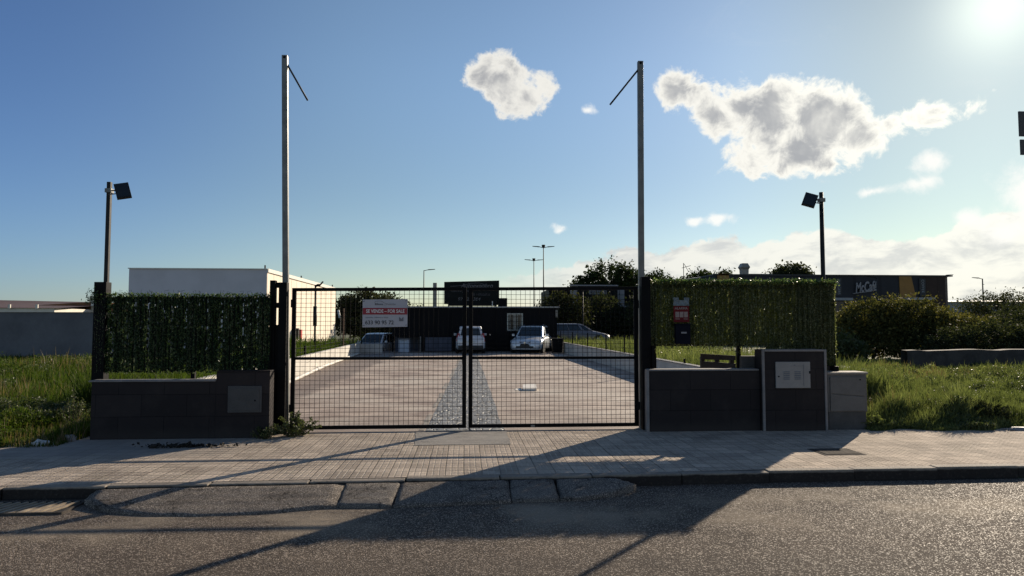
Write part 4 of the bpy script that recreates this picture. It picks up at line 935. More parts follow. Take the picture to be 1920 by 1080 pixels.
# ------------------------------------------------------------------ cars
def car(name, label, loc, rotz, L=4.4, W=1.78, H=1.46, paint='carsilver', wagon=False, belt=.92, hood=.9, rails=False, cat='car', nose=.0, hoodlen=.24):
    """local frame: front at -Y, x to the side"""
    t = thing(name, label, cat, loc, rotz)
    h = W/2; f = -L/2; r = L/2; zl = .20
    # stations: y, half width, z of the shoulder, z of the lowest edge, crown of the top
    st = [(f+.00, h*.62, .50, .30, .56), (f+.05, h*.80, .60, .24, .66), (f+.20, h*.93, .69, zl, .74), (f+.55, h*.985, .78, zl, .83), (f+L*hoodlen, h, belt-.06, zl, belt),
          (f+L*.36, h, belt-.02, zl, belt+.02), (0, h, belt, zl, belt+.03), (r-L*.22, h, belt+.01, zl, belt+.04), (r-.25, h*.97, belt+.01, zl+.02, belt+.04), (r-.06, h*.90, belt-.02, .26, belt), (r, h*.80, belt-.10, .34, belt-.06)]
    V = []; F = []; n = 12
    for y, hw, zs, z0, zt in st:
        half = [(0, zt+.015), (hw*.55, zt), (hw*.88, zs+.02), (hw*.985, zs-.10), (hw, (zs+z0)*.52), (hw*.97, z0+.06), (hw*.85, z0)]
        ring = half+[(-x, z) for x, z in half[::-1][0:6]]
        n = len(ring); V += [(x, y, z) for x, z in ring]
    for i in range(len(st)-1):
        for k in range(n):
            a, b = i*n+k, i*n+(k+1) % n; F.append((a, b, b+n, a+n))
    F.append(tuple(range(n))); F.append(tuple(range((len(st)-1)*n, len(st)*n))[::-1])
    MB().add(V, F).build('body', M[paint], t, smooth=True, local=True)
    # greenhouse
    y0 = f+L*(hoodlen+.02); y1 = y0+L*.17; y3 = r-(.10 if wagon else .28); y2 = r-(.42 if wagon else .75)
    zb = belt-.01
    g = [(y0, h*.86, zb), (y1, h*.90, zb), (y2, h*.90, zb), (y3, h*.84, zb)]
    top = [(y1-.02, h*.70, H-.05), (y1+.35, h*.74, H), (y2, h*.73, H-.01), (y2+(y3-y2)*.45, h*.68, H-.05)]
    V = []
    for (ya, wa, za), (yb, wb, zb_) in zip(g, top): V += [(wa, ya, za), (wb, yb, zb_), (0, yb, zb_+.02), (-wb, yb, zb_), (-wa, ya, za)]
    F = [(a*5+k, a*5+k+1, a*5+k+6, a*5+k+5) for a in range(3) for k in range(4)]+[(0, 1, 2, 3, 4), (15, 16, 17, 18, 19)[::-1]]
    MB().add(V, F).build('cabin', M[paint], t, bevel=.03, smooth=True, local=True)
    def pane(nm, c, mx, mz0, mz1, off=.012):
        c = [Vector(p) for p in c]; nr = (c[1]-c[0]).cross(c[3]-c[0]).normalized()
        ctr = sum(c, Vector())/4
        if nr.dot(ctr-Vector((0, (y1+y2)/2, 1.1))) < 0: nr = -nr
        def bl(u, v): return c[0].lerp(c[1], u).lerp(c[3].lerp(c[2], u), v)+nr*off
        q = [bl(mx, mz0), bl(1-mx, mz0), bl(1-mx, mz1), bl(mx, mz1)]; i = [p-nr*.03 for p in q]
        return MB().add(q+i, [(0,1,2,3),(4,7,6,5),(0,4,5,1),(1,5,6,2),(2,6,7,3),(3,7,4,0)]).build(nm, M['carglass'], t, local=True)
    P = lambda k, s, lvl: (s*(g if lvl == 0 else top)[k][1], (g if lvl == 0 else top)[k][0], (g if lvl == 0 else top)[k][2])
    pane('windscreen', [P(0, -1, 0), P(0, 1, 0), P(0, 1, 1), P(0, -1, 1)], .06, .06, .93)
    pane('rear_window', [P(3, -1, 0), P(3, 1, 0), P(3, 1, 1), P(3, -1, 1)], .09, .12, .88)
    for s in (-1, 1):
        pane('side_window', [P(0, s, 0), P(1, s, 0), P(1, s, 1), P(0, s, 1)], .22, .10, .80, .006)
        m_ = Vector(P(1, s, 0)).lerp(Vector(P(2, s, 0)), .5); n_ = Vector(P(1, s, 1)).lerp(Vector(P(2, s, 1)), .5)
        pane('side_window', [P(1, s, 0), m_, n_, P(1, s, 1)], .04, .10, .86)
        pane('side_window', [m_, P(2, s, 0), P(2, s, 1), n_], .04, .10, .86)
        if wagon: pane('side_window', [P(2, s, 0), P(3, s, 0), P(3, s, 1), P(2, s, 1)], .12, .12, .82)
        MB().box((s*(h-.02), y0+.22, belt+.02), (s*(h+.14), y0+.36, belt+.15)).build('mirror', M[paint], t, bevel=.03, local=True)
        MB().add([(s*h*.54, f+.16, .60), (s*h*.93, f+.36, .64), (s*h*.92, f+.50, .75), (s*h*.56, f+.26, .715), (s*h*.54, f+.05, .59), (s*h*.96, f+.26, .63), (s*h*.955, f+.42, .745), (s*h*.56, f+.14, .70)],
                 [(0,1,2,3),(4,7,6,5),(0,4,5,1),(1,5,6,2),(2,6,7,3),(3,7,4,0)]).build('headlight', M['headlamp'], t, local=True)
        MB().add([(s*h*.70, r-.01, .68), (s*h*.965, r-.14, .68), (s*h*.90, r-.22, 1.12), (s*h*.74, r-.11, 1.12), (s*h*.66, r-.3, .68), (s*h*.90, r-.35, .68), (s*h*.80, r-.45, 1.12), (s*h*.66, r-.42, 1.12)] if wagon or H > 1.5 else
                 [(s*h*.62, r+.015, .68), (s*h*.95, r-.10, .68), (s*h*.95, r-.10, .84), (s*h*.62, r+.012, .84), (s*h*.6, r-.3, .68), (s*h*.90, r-.3, .68), (s*h*.90, r-.3, .84), (s*h*.6, r-.3, .84)],
                 [(0,1,2,3),(4,7,6,5),(0,4,5,1),(1,5,6,2),(2,6,7,3),(3,7,4,0)]).build('tail_light', M['taillamp'], t, local=True)
        for yy in (f+.85, r-.80):
            MB().tube([(s*(h-.10), yy, .33), (s*(h+.004), yy, .33)], .375, 24).build('wheel_arch', M['carblack'], t, local=True)
            w = MB().tube([(s*(h-.2), yy, .315), (s*(h+.012), yy, .315)], .315, 24).build('wheel', M['tyre'], t, bevel=.02, local=True)
            rm = MB().tube([(s*(h+.012), yy, .315), (s*(h+.018), yy, .315)], .20, 20)
            rm.build('rim', M['rim'], w, local=True)
        if rails: MB().tube([(s*h*.62, y1+.4, H+.0), (s*h*.63, y1+.5, H+.05), (s*h*.62, y2-.1, H+.045), (s*h*.62, y2, H)], .018, 6).build('roof_rail', M['chrome'], t, local=True)
    # front: grille, lower intake, plate; rear: plate, bumper insert, wiper
    MB().add([(-.34, f+.035, .65), (.34, f+.035, .65), (.20, f-.015, .50), (-.20, f-.015, .50), (-.34, f+.2, .65), (.34, f+.2, .65), (.2, f+.2, .5), (-.2, f+.2, .5)],
             [(0,1,2,3),(4,7,6,5),(0,4,5,1),(1,5,6,2),(2,6,7,3),(3,7,4,0)]).build('grille', M['carblack'], t, local=True)
    MB().box((-.5, f-.008, .29), (.5, f+.2, .42)).box((-h*.86, f+.10, .30), (-.56, f+.3, .40)).box((.56, f+.10, .30), (h*.86, f+.3, .40)).build('bumper_intake', M['carblack'], t, bevel=.015, local=True)
    MB().box((-.27, f-.03, .405), (.27, f-.01, .505)).build('number_plate', M['carblack'], t, local=True)
    MB().tube([(0, f-.022, .59), (0, f-.006, .59)], .055, 14).build('badge', M['chrome'], t, local=True)
    MB().box((-h*.84, r-.16, .20), (h*.84, r+.035, .46)).build('rear_bumper', M['carblack'], t, bevel=.04, local=True)
    MB().box((-.26, r+.0, .62), (.26, r+.016, .73)).build('number_plate', M['plate'], t, local=True)
    return t
car('wagon_car', 'silver estate car facing the gate in front of the office window', (4.05, 40.2, .0), R(-17), 4.68, 1.86, 1.55, 'carsilver', True, rails=True)
car('hatchback_car', 'white hatchback with its back to the gate, left of the silver estate', (.36, 39.9, .0), R(180), 3.9, 1.66, 1.52, 'carwhite', True, belt=.95)
car('white_van', 'white car with a dark windscreen behind the short wall left of the office', (-5.45, 43.3, -.40), R(-16), 4.3, 1.75, 1.48, 'carwhite', True, belt=.88)
car('parked_suv', 'silver car seen from its side beyond the fence right of the office', (7.75, 47, .22), R(90), 4.5, 1.8, 1.46, 'cargrey', False, belt=.95)

# ================================================================== BEYOND
# cream and white warehouse
t = thing('warehouse', 'white warehouse with a long cream side wall behind the left hedge', 'building', (-16, 54, 0))
top = lambda x, y: 5.27 if y < 50 else 4.86
fw = MB().prism([(-21.8, 46), (-13.0, 46), (-11.5, 62), (-21.8, 62)], -.1, top)
o = fw.build('wall', [M['bwhitefront'], M['bcream']], t)
for p in o.data.polygons:
    if p.normal.x > .8: p.material_index = 1
MB().bar((-13.0+.04, 46, 5.19), (-11.46, 62, 4.78), .09, .24).bar((-21.85, 45.96, 5.28), (-12.96, 45.96, 5.28), .08, .06).build('parapet', M['bcap'], t)
for a in (.01, .22, .46, .98):
    xx, yy = -13+1.5*a-.2, 46+16*a; MB().tube([(xx, yy, 5.1-.4*a), (xx, yy, 5.55-.4*a)], .05, 8).build('roof_pipe', M['darkpole'], t)
MB().box((-12.25, 51.5, .55), (-12.02, 51.9, 1.25)).build('red_box', M['redbox'], t, bevel=.02)
MB().box((-12.4, 51.0, .55), (-12.10, 51.35, 1.35)).build('meter_box', M['darkpole'], t, bevel=.02)
t = thing('perimeter_wall', 'long grey rendered wall across the field on the left', 'wall', (-25, 36.1, 0))
MB().box((-60, 36, -.1), (-14.5, 36.2, 2.2)).build('wall_body', M['farwall'], t)
MB().box((-60, 35.97, 2.2), (-14.5, 36.23, 2.24)).build('coping', M['concretedark'], t)
# sheds behind that wall
t = thing('industrial_shed', 'white walled shed roof edge above the grey wall, far left', 'building', (-45, 60, 0))
MB().box((-75, 60, 0), (-34.4, 75, 3.0)).build('wall', M['shedwhite'], t)
MB().add([(-75, 59.8, 3.2), (-34.0, 59.8, 3.0), (-34.4, 75, 3.9), (-75, 75, 4.7)], [(0, 1, 2, 3)]).build('roof', M['darkroof'], t)
for k in range(12): MB().box((-60+k*2.2, 59.75, 2.95), (-59.8+k*2.2, 59.85, 3.3)).build('bracket', M['shedwhite'], t)
t = thing('industrial_shed', 'rusty brown roofed shed with a white mast above the grey wall', 'building', (-33, 62, 0))
MB().add([(-44, 66, 0), (-30, 66, 0), (-30, 66, 3.3), (-34.3, 66, 3.75), (-44, 66, 3.1), (-44, 80, 0), (-30, 80, 0), (-30, 80, 3.3), (-34.3, 80, 3.75), (-44, 80, 3.1)],
         [(0, 1, 2, 3, 4), (5, 9, 8, 7, 6), (1, 6, 7, 2), (2, 7, 8, 3), (3, 8, 9, 4), (4, 9, 5, 0)]).build('wall', M['rustroof'], t)
MB().box((-34.45, 65.7, 0), (-34.2, 65.95, 3.85)).build('mast', M['shedwhite'], t)

# restaurant with the coffee lettering
t = thing('restaurant', 'slate coloured flat roofed restaurant with coffee lettering and orange bands', 'building', (32, 66, 0))
MB().box((22.5, 60, -.1), (41.9, 74, 6.05)).build('wall', M['mcwall'], t)
MB().prism([(41.9, 60.0), (44.3, 60.0), (44.9, 60.5), (44.9, 74), (41.9, 74)], -.1, 6.05).build('wall', M['mcbrown'], t, label='brown panelled corner')
MB().box((18.4, 61, -.1), (22.49, 74, 5.75)).build('wall', M['mcwall'], t)
MB().box((22.4, 59.9, 6.05), (45.0, 74.1, 6.17)).build('parapet', M['mcbanner'], t)
MB().add([(18.2, 60.6, 5.45), (21.5, 60.6, 5.95), (21.5, 61.0, 5.98), (18.2, 61.0, 5.48)], [(0, 1, 2, 3)]).build('white_roof_panel', M['mccanopy'], t)
MB().add([(39.9,59.93,3.2),(41.6,59.93,3.2),(41.0,59.93,6.05),(39.85,59.93,6.05),(39.9,59.995,3.2),(41.6,59.995,3.2),(41.0,59.995,6.05),(39.85,59.995,6.05)], [(0,1,2,3),(4,7,6,5),(0,4,5,1),(1,5,6,2),(2,6,7,3),(3,7,4,0)]).build('orange_band', M['mcorange'], t)
MB().box((22.75, 59.9, 2.5), (23.8, 59.995, 6.19)).build('orange_band', M['mcorange'], t)
MB().box((33.75, 59.92, 4.25), (34.35, 59.995, 5.85)).build('banner', M['mcbanner'], t)
MB().box((41.75, 59.90, 4.2), (42.35, 59.995, 5.85)).build('banner', M['mcbanner'], t)
MB().box((33.2, 59.2, 3.80), (34.95, 59.9, 4.03)).box((40.1, 59.2, 3.86), (42.75, 59.9, 4.08)).build('canopy', M['mccanopy'], t)
text('McCafé', 1.25, M['mctext'], t, (36.6, 59.9, 5.02), w=2.15, shear=.35, depth=.06, bold=.03, rot=(math.pi/2, R(-6), 0))
MB().bar((35.35, 59.88, 4.45), (37.1, 59.88, 4.66), .05, .05).build('lettering_underline', M['mctext'], t)
text('BURGERS', .34, M['mccanopy'], t, (34.05, 59.9, 5.05), w=1.35, rot=(math.pi/2, R(90), 0))
text('COFFEE', .34, M['mccanopy'], t, (42.05, 59.88, 5.15), w=1.2, rot=(math.pi/2, R(90), 0))
for (a, b, c, d_) in ((33.7, 34.5, 2.6, 3.75), (33.7, 34.95, 1.0, 2.3), (27, 31, .9, 2.9)):
    f = MB().box((a, 59.95, b and c), (b, 59.999, d_)).build('window', M['mcglass'], t)
t2 = thing('roof_vent', 'pale metal flue with a flared cowl on the restaurant roof', 'vent', (26.0, 62, 6.15))
MB().add([(25.75,61.6,6.17),(26.35,61.6,6.17),(26.35,62.2,6.17),(25.75,62.2,6.17),(25.72,61.6,6.75),(26.38,61.6,6.75),(26.38,62.2,6.75),(25.72,62.2,6.75),(25.62,61.5,6.95),(26.48,61.5,6.95),(26.48,62.3,6.95),(25.62,62.3,6.95),(25.80,61.6,7.32),(26.30,61.6,7.32),(26.30,62.2,7.32),(25.80,62.2,7.32)],
         [(0,3,2,1),(12,13,14,15)]+[(a+i, a+(i+1)%4, a+4+(i+1)%4, a+4+i) for a in (0,4,8) for i in range(4)]).build('cowl', M['flue'], t2)
MB().box((24.5, 61.8, 6.17), (25.6, 62.6, 6.3)).box((26.5, 61.8, 6.17), (28.8, 62.8, 6.36)).build('duct', M['flue'], t2)

# dark house with white framed bays behind the trees
t = thing('dark_building', 'dark building with white framed corners and a small white sign', 'building', (14, 74, 0))
MB().box((8.8, 70.6, -.1), (18.9, 78, 5.3)).build('wall', M['officewall'], t)
MB().box((11.75, 70.0, -.1), (15.9, 70.6, 5.62)).build('wall', M['billboard'], t, label='dark projecting bay')
MB().box((11.0, 69.9, 5.62), (15.95, 70.5, 5.74)).box((11.0, 70.3, 3.55), (11.72, 70.55, 5.3)).box((9.0, 70.3, 3.5), (11.0, 70.55, 3.72)).box((15.93, 70.3, 3.45), (16.7, 70.55, 5.3)).box((16.7, 70.3, 3.45), (18.8, 70.55, 3.68)).build('white_frame', M['mctext'], t)
MB().box((12.9, 69.95, 4.76), (14.75, 69.995, 5.16)).build('sign_plate', M['boardtext'], t)
text('RESTAURANTE', .3, M['billboard'], t, (13.82, 69.94, 4.96), w=1.6)
MB().box((15.0, 69.9, 1.5), (15.3, 69.98, 2.6)).box((17.3, 70.2, .9), (18.6, 70.4, 2.3)).build('white_board', M['mccanopy'], t)

# street lamps
def slamp(label, x, y, h, arms, group=None, r=.07, drop=0):
    t = thing('street_lamp', label, 'street lamp', (x, y, 0), 0, group)
    MB().tube([(x, y, -.1), (x, y, h)], [r*1.3, r*.7], 8).build('pole', M['darkpole'], t, smooth=True)
    for s in arms:
        MB().tube([(x, y, h-.05), (x+s*.55, y, h+.08)], .04, 6).build('arm', M['darkpole'], t)
        MB().add([(x+s*.5, y-.14, h+.02), (x+s*1.3, y-.1, h+.10), (x+s*1.3, y+.1, h+.10), (x+s*.5, y+.14, h+.02), (x+s*.5, y-.14, h+.12), (x+s*1.3, y-.1, h+.16), (x+s*1.3, y+.1, h+.16), (x+s*.5, y+.14, h+.12)],
                 [(0,3,2,1),(4,5,6,7),(0,1,5,4),(1,2,6,5),(2,3,7,6),(3,0,4,7)]).build('lamp_head', M['darkpole'], t)
    if len(arms) > 1: MB().tube([(x, y, h), (x, y, h+.3)], [.18, .22], 8).build('cap', M['darkpole'], t)
slamp('taller of the two twin headed street lamps above the office', 9.33, 80, 10.75, (-1, 1), 'twin street lamps')
slamp('lower twin headed street lamp, left of the taller one', 9.72, 95, 10.6, (-1, 1), 'twin street lamps')
slamp('thin single headed street lamp left of the billboard', -4.71, 80, 7.95, (1,))
slamp('single headed street lamp far right above the dark bushes', 63.93, 80, 7.3, (-1,), r=.09)
slamp('street lamp with a long curved head at the right end of the restaurant', 58.8, 80, 7.65, (1,), r=.09)
slamp('small grey lamp in front of the restaurant lettering', 28.3, 45, 4.85, (-.6,), r=.05)
slamp('thin pole lamp behind the fence right of the office', 8.75, 50, 4.1, (.3,), r=.05)
t = thing('chimney_stack', 'pale grey post rising behind the office left of the billboard', 'post', (-3.85, 90, 0))
MB().box((-4.1, 89.8, 0), (-3.6, 90.3, 7.1)).build('shaft', M['flue'], t)
t = thing('small_lamp', 'small white topped lamp on a thin pole behind the left wall', 'lamp', (-8.05, 45, 0))
MB().tube([(-8.0, 45, 0), (-8.0, 45, 2.1)], .03, 6).build('pole', M['polesteel'], t)
MB().bar((-8.05, 45, 2.05), (-8.16, 45, 2.55), .12, .12).build('lamp_head', M['white'], t)
t = thing('antenna', 'thin rooftop antenna left of the restaurant', 'antenna', (22.8, 80, 5))
MB().tube([(22.8*1.15, 80, 4), (22.8*1.15, 80, 9.0)], .04, 5).tube([(26.0, 80, 8.4), (27.1, 80, 8.7)], .03, 5).tube([(26.3, 80, 8.9), (26.8, 80, 8.0)], .03, 5).build('rod', M['darkpole'], t)

# street sign cut by the right edge
t = thing('road_sign', 'back of a grey two panel sign cut by the right edge', 'sign', (18.6, 20.1, 0))
MB().box((17.40, 20.0, 7.52), (19.9, 20.05, 8.32)).box((17.42, 20.0, 6.93), (19.9, 20.05, 7.42)).build('panel', M['hatch'], t, bevel=.01)
MB().tube([(18.7, 20.12, -.1), (18.7, 20.12, 8.3)], .06, 10).build('pole', M['polesteel'], t, smooth=True)

# ------------------------------------------------------------------ trees
rng = np.random.default_rng(21); random.seed(9)
def T(*a, **k): return tree('broadleaf_tree', *a, **k)
G1 = 'trees beyond the lot'
T('widest dark tree crown behind the dark building, centre right', 'tree', 19.5, 90, 0, [(0,0,7.0,3.6,3,2.9),(-2.7,0,6.0,2.6,2.4,2.4),(2.6,0,6.6,2.6,2.5,2.7),(.5,0,4.5,4,3,2.4),(-4.2,0,5.6,1.6,1.6,2.2)], 9000, .34, M['leaf_tree'], G1)
T('tree just right of the right banner pole', 'tree', 26.2, 90, 0, [(0,0,6.6,2.1,2,2.0),(2.2,0,6.1,1.6,1.6,1.6),(-1.4,0,6.4,1.6,1.5,1.8),(0,0,4.2,2.6,2,2.2)], 4600, .32, M['leaf_tree'], G1)
T('low tree peeping over the restaurant roof, left part', 'tree', 31.8, 90, 0, [(0,0,7.0,2.3,2,1.7),(2.0,0,6.9,1.3,1.5,1.4),(-2.0,0,6.3,1.4,1.5,1.4)], 3200, .32, M['leaf_tree'], G1)
T('pointed tree top over the restaurant roof, left of the flue', 'tree', 35.0, 90, 0, [(0,0,7.5,.9,1,1.5),(.3,0,6.4,1.5,1.2,1.3)], 1500, .3, M['leaf_tree'], G1)
T('round tree over the restaurant roof, right of the flue', 'tree', 42.5, 86, 0, [(0,0,7.6,2.3,2,1.9),(-2.0,0,7.0,1.5,1.5,1.6),(1.8,0,6.9,1.4,1.5,1.7)], 4200, .32, M['leaf_dark'], G1)
T('rounded tree behind the sale sign', 'tree', -10.7, 73, 0, [(0,0,3.6,2.4,2,1.7),(-1.6,0,2.8,2.0,2,1.6),(1.8,0,3.2,2.0,2,1.5),(0,0,1.7,3.4,2,1.5)], 7000, .26, M['leaf_olive'], G1)
T('dark tree between the sale sign and the office', 'tree', -7.6, 68, 0, [(0,0,2.9,2.0,2,1.5),(2.2,0,2.0,2.0,1.8,1.5),(-.5,0,1.6,2.4,2,1.4)], 5000, .26, M['leaf_dark'], G1)
T('bushy tree just right of the office roof', 'tree', 8.6, 62, 0, [(0,0,3.0,1.5,1.6,1.4),(1.2,0,2.3,1.7,1.6,1.9),(-1.2,0,2.0,1.3,1.4,1.5)], 4500, .24, M['leaf_olive'], G1)
T('dark tree in front of the dark building, behind the fence', 'tree', 13.4, 66, 0, [(0,0,2.2,2.1,1.2,2.2),(2.0,0,1.3,1.6,1.2,1.3),(-1.8,0,1.3,1.3,1.2,1.3)], 4200, .22, M['leaf_dark'], G1)
T('tree behind the restaurant left end, over the right hedge', 'tree', 16.5, 62, 0, [(0,0,2.6,1.6,1.5,2.0),(1.5,0,1.9,1.4,1.3,1.6)], 2600, .22, M['leaf_dark'], G1)
# shrubs beyond the field wall
def B(label, x, y, bl, n, m, leaf=.11, g='bushes beyond the field wall'): return tree('bush', label, 'bush', x, y, 0, bl, n, leaf, m, g, trunk_r=.07, clump=.22, limbs=8, trunks=3)
B('tall yellow tinged bush in front of the restaurant lettering', 19.0, 31, [(0,0,1.7,1.4,1,1.05),(-1.1,0,1.2,.9,.9,1.0),(1.1,0,1.9,1.1,1,.9),(0,0,.7,1.9,1.2,.7)], 16000, M['leaf_bush'])
B('tall yellow tinged bush below the orange band', 21.3, 31, [(0,0,1.9,1.2,1,.95),(1.0,0,1.5,1.1,1,.9),(-.9,0,1.1,1,1,.9),(.2,0,.6,1.7,1.1,.7)], 14000, M['leaf_bush'])
B('low wide bush at the right corner of the restaurant', 24.0, 31.5, [(0,0,1.3,1.2,1,.8),(1.3,0,1.1,1.2,1,.8),(0,0,.5,1.9,1,.7)], 10000, M['leaf_bush'])
B('small silvery bush at the foot of the restaurant windows', 16.6, 29.5, [(0,0,.6,.8,.7,.65),(.8,0,.4,.6,.6,.5)], 3200, M['leaf_weed'])
B('dark bush mass behind the rough field wall', 22.6, 28, [(0,0,.9,1.5,.9,.75),(1.6,0,.8,1.3,.9,.75),(-1.6,0,.7,1.2,.8,.7)], 9000, M['leaf_dark'])
B('dark bush mass reaching the right edge', 26.2, 30, [(0,0,1.3,1.6,1.2,1.0),(1.7,0,1.3,1.5,1.2,1.1),(-1.2,0,.8,1.3,1,.8)], 11000, M['leaf_dark'])
B('rounded dark bush at the right edge below the white roof', 29.2, 34, [(0,0,1.7,1.5,1.2,1.0),(-1.2,0,1.1,1.2,1,.9)], 7000, M['leaf_dark'])
tree('acacia_tree', 'airy thin leaved tree below the far right street lamp', 'tree', 37.2, 46, 0, [(0,0,3.1,1.5,1.5,.65),(1.8,0,3.2,1.3,1.2,.75),(-1.5,0,2.9,1.1,1.1,.5),(.4,0,2.2,1.9,1.3,.8),(3.1,0,2.5,1.1,1,.8)], 5200, .12, M['leaf_olive'], None, trunk_r=.09, clump=.3, limbs=14, trunks=2)
tree('acacia_tree', 'small bright tree beside the brown restaurant corner', 'tree', 32.2, 44, 0, [(0,0,1.9,1.3,1,.8),(1.4,0,1.6,1.1,1,.7),(.3,0,1.0,1.6,1,.7)], 4600, .13, M['leaf_bush'], None, trunk_r=.07, clump=.25, limbs=8, trunks=2)

# far scenery
fh = MB(); n = 60; prof = []
for i in range(n+1):
    a = R(-60+120*i/n); rr = 700
    hh = 6+5*math.sin(i*.45)+3*math.sin(i*1.3+1)+random.uniform(-1, 1)+ (12 if i > 48 else 0)
    prof.append((rr*math.sin(a), rr*math.cos(a), hh))
V = [(x, y, -2) for x, y, h in prof]+[(x*1.02, y*1.02, h) for x, y, h in prof]+[(x*1.3, y*1.3, h*.6) for x, y, h in prof]
fh.add(V, [(i, i+1, n+2+i, n+1+i) for i in range(n)]+[(n+1+i, n+2+i, 2*n+3+i, 2*n+2+i) for i in range(n)]).build('hills', M['hill'], kind='structure')
t = thing('far_roof', 'long pale roofed hall at the horizon on the far right', 'building', (125, 152, 0))
MB().box((112, 150, 0), (150, 170, 6.9)).build('wall', M['mccanopy'], t)
MB().add([(111, 149, 7.0), (151, 149, 7.0), (151, 171, 8.0), (111, 171, 8.0)], [(0, 1, 2, 3)]).build('roof', M['shedwhite'], t)
t = thing('low_fence_wall', 'dark long fence behind the bushes right of the restaurant', 'fence', (75, 70, 0))
MB().box((46, 70, 0), (120, 70.2, 3.0)).build('panel', M['hatch'], t)

# field wall on the right
t = thing('field_wall', 'rough dark stone wall beyond the weeds on the right', 'wall', (20, 24.3, 0))
wv = []; nn = 40
top_ = []
for i in range(nn+1):
    xx = 16.3+ i*.4; top_.append((xx, .66+random.uniform(-.03, .03)))
sw = MB()
for (a, za), (b, zb) in zip(top_[:-1], top_[1:]):
    sw.add([(a, 24.15, -.05), (b, 24.15, -.05), (b, 24.2, zb), (a, 24.2, za), (a, 24.6, -.05), (b, 24.6, -.05), (b, 24.55, zb+.01), (a, 24.55, za+.01)], [(0,1,2,3),(4,7,6,5),(3,2,6,7)])
sw.build('wall_body', M['stonewall'], t)
# ------------------------------------------------------------------ grass and weeds
def blades(name, label, pts, h, w, m, lean=.35):
    n = len(pts); a = rng.uniform(0, 2*np.pi, n); dx, dy = np.cos(a), np.sin(a)
    H = h*(1+.35*rng.normal(size=n)).clip(.3, 1.9); W = w*(.6+.8*rng.random(n))
    b = rng.uniform(0, 2*np.pi, n); L = H*lean*np.abs(rng.normal(size=n)); lx, ly = np.cos(b)*L, np.sin(b)*L
    z = pts[:, 2]; x, y = pts[:, 0], pts[:, 1]
    V = np.stack([np.stack([x-dx*W/2, y-dy*W/2, z], 1), np.stack([x+dx*W/2, y+dy*W/2, z], 1),
                  np.stack([x+dx*W*.4+lx*.35, y+dy*W*.4+ly*.35, z+H*.6], 1), np.stack([x-dx*W*.4+lx*.35, y-dy*W*.4+ly*.35, z+H*.6], 1),
                  np.stack([x+lx+dx*.001, y+ly, z+H], 1), np.stack([x+lx-dx*.001, y+ly, z+H], 1)], 1).reshape(-1, 3)
    i = (np.arange(n)*6)[:, None]
    F = np.concatenate([i+np.array([[0, 1, 2, 3]]), i+np.array([[3, 2, 4, 5]])], 1).reshape(-1, 4)
    return V, F
def vnoise(x, y, s, seed):
    r = np.random.default_rng(seed); ph = r.uniform(0, 6.28, (8, 3)); f = r.normal(size=(8, 2))*s
    return sum(np.sin(f[k, 0]*x+f[k, 1]*y+ph[k, 0]) for k in range(8))/8
def scatter(n, x0f, x1f, y0, y1, seed, pw=2.0):
    r = np.random.default_rng(seed)
    u = r.random(n); y = 1/((1/y0)+(1/y1-1/y0)*u) if pw == 2 else y0+(y1-y0)*u     # denser where it is near
    x = x0f(y)+(x1f(y)-x0f(y))*r.random(n)
    return x, y
# right field
rng = np.random.default_rng(31)
def weed_field(name, label, n, x0f, x1f, y0, y1, hf, keep, m, mdry, seed, zf=lambda x, y: x*0-.03, dryt=.55, bl=.72):
    x, y = scatter(n, x0f, x1f, y0, y1, seed)
    k = keep(x, y); x, y = x[k], y[k]
    h = hf(x, y); P = np.stack([x, y, zf(x, y)], 1)
    wd = .006+.0009*(y)                          # blades stand for tufts as they get farther off
    dry = vnoise(x, y, .8, seed+5)+.25*rng.normal(size=len(x)) > dryt
    V1, F1 = blades('', '', P[~dry], h[~dry]*bl, wd[~dry]*.7, m)
    V2, F2 = blades('', '', P[dry], h[dry]*.95, wd[dry]*.6, mdry, .2)
    npmesh(name, V1, F1, m, None, label=label, kind='stuff', cat='grass')
    npmesh('dry_grass', V2, F2, mdry, None, label='dry straw coloured stalks among the '+name.replace('_', ' '), kind='stuff', cat='grass')
    # broad leaves low in the growth
    nb = int(n*2.0); x, y = scatter(nb, x0f, x1f, y0, y1, seed+9); k = keep(x, y) & (vnoise(x, y, 1.1, seed+11) > -.05); x, y = x[k], y[k]
    h = hf(x, y)*rng.random(len(x))**.7*1.0
    V, F = leaves(np.stack([x, y, zf(x, y)+h], 1), (.020+.0013*y), aspect=1.5, droop=-.2)
    wd_ = M['leaf_weed'] ; sel = vnoise(x, y, 2.1, seed+21) > .12
    i4 = np.repeat(sel, 4); V2, F2 = V[i4]+np.array([0, 0, .04]), np.arange(i4.sum()).reshape(-1, 4)
    V, F = V[~i4], np.arange((~i4).sum()).reshape(-1, 4)
    npmesh('grey_weeds', V2, F2, wd_, None, label='duller grey green weeds among the '+name.replace('_', ' '), kind='stuff', cat='weeds')
    npmesh('weeds', V, F, m, None, label='broad leaved weeds among the '+name.replace('_', ' '), kind='stuff', cat='weeds')
rb = lambda x, y: 10.0+.10*np.sin(x*3.1)+.06*np.sin(x*7.7)
def keepR(x, y): return (y > rb(x, y)) & ((x > 6.12) | (y > 11.3))
def hR(x, y): return (.06+.20*(vnoise(x, y, 1.8, 3)+.30).clip(0, 1)+.26*(vnoise(x, y, 4.5, 4)).clip(0, 1)+.10*(vnoise(x, y, 9, 14)).clip(0, 1))*np.clip((y-9.7)/.9, .35, 1)*np.clip(1.25-(y-10)/45, .7, 1.2)
weed_field('field_grass', 'bright green weeds filling the open field on the right', 190000, lambda y: np.maximum(5.9, y*.28), lambda y: y*.88+1.0, 9.9, 29, hR, keepR, M['grass_r'], M['dry'], 41, bl=.95)
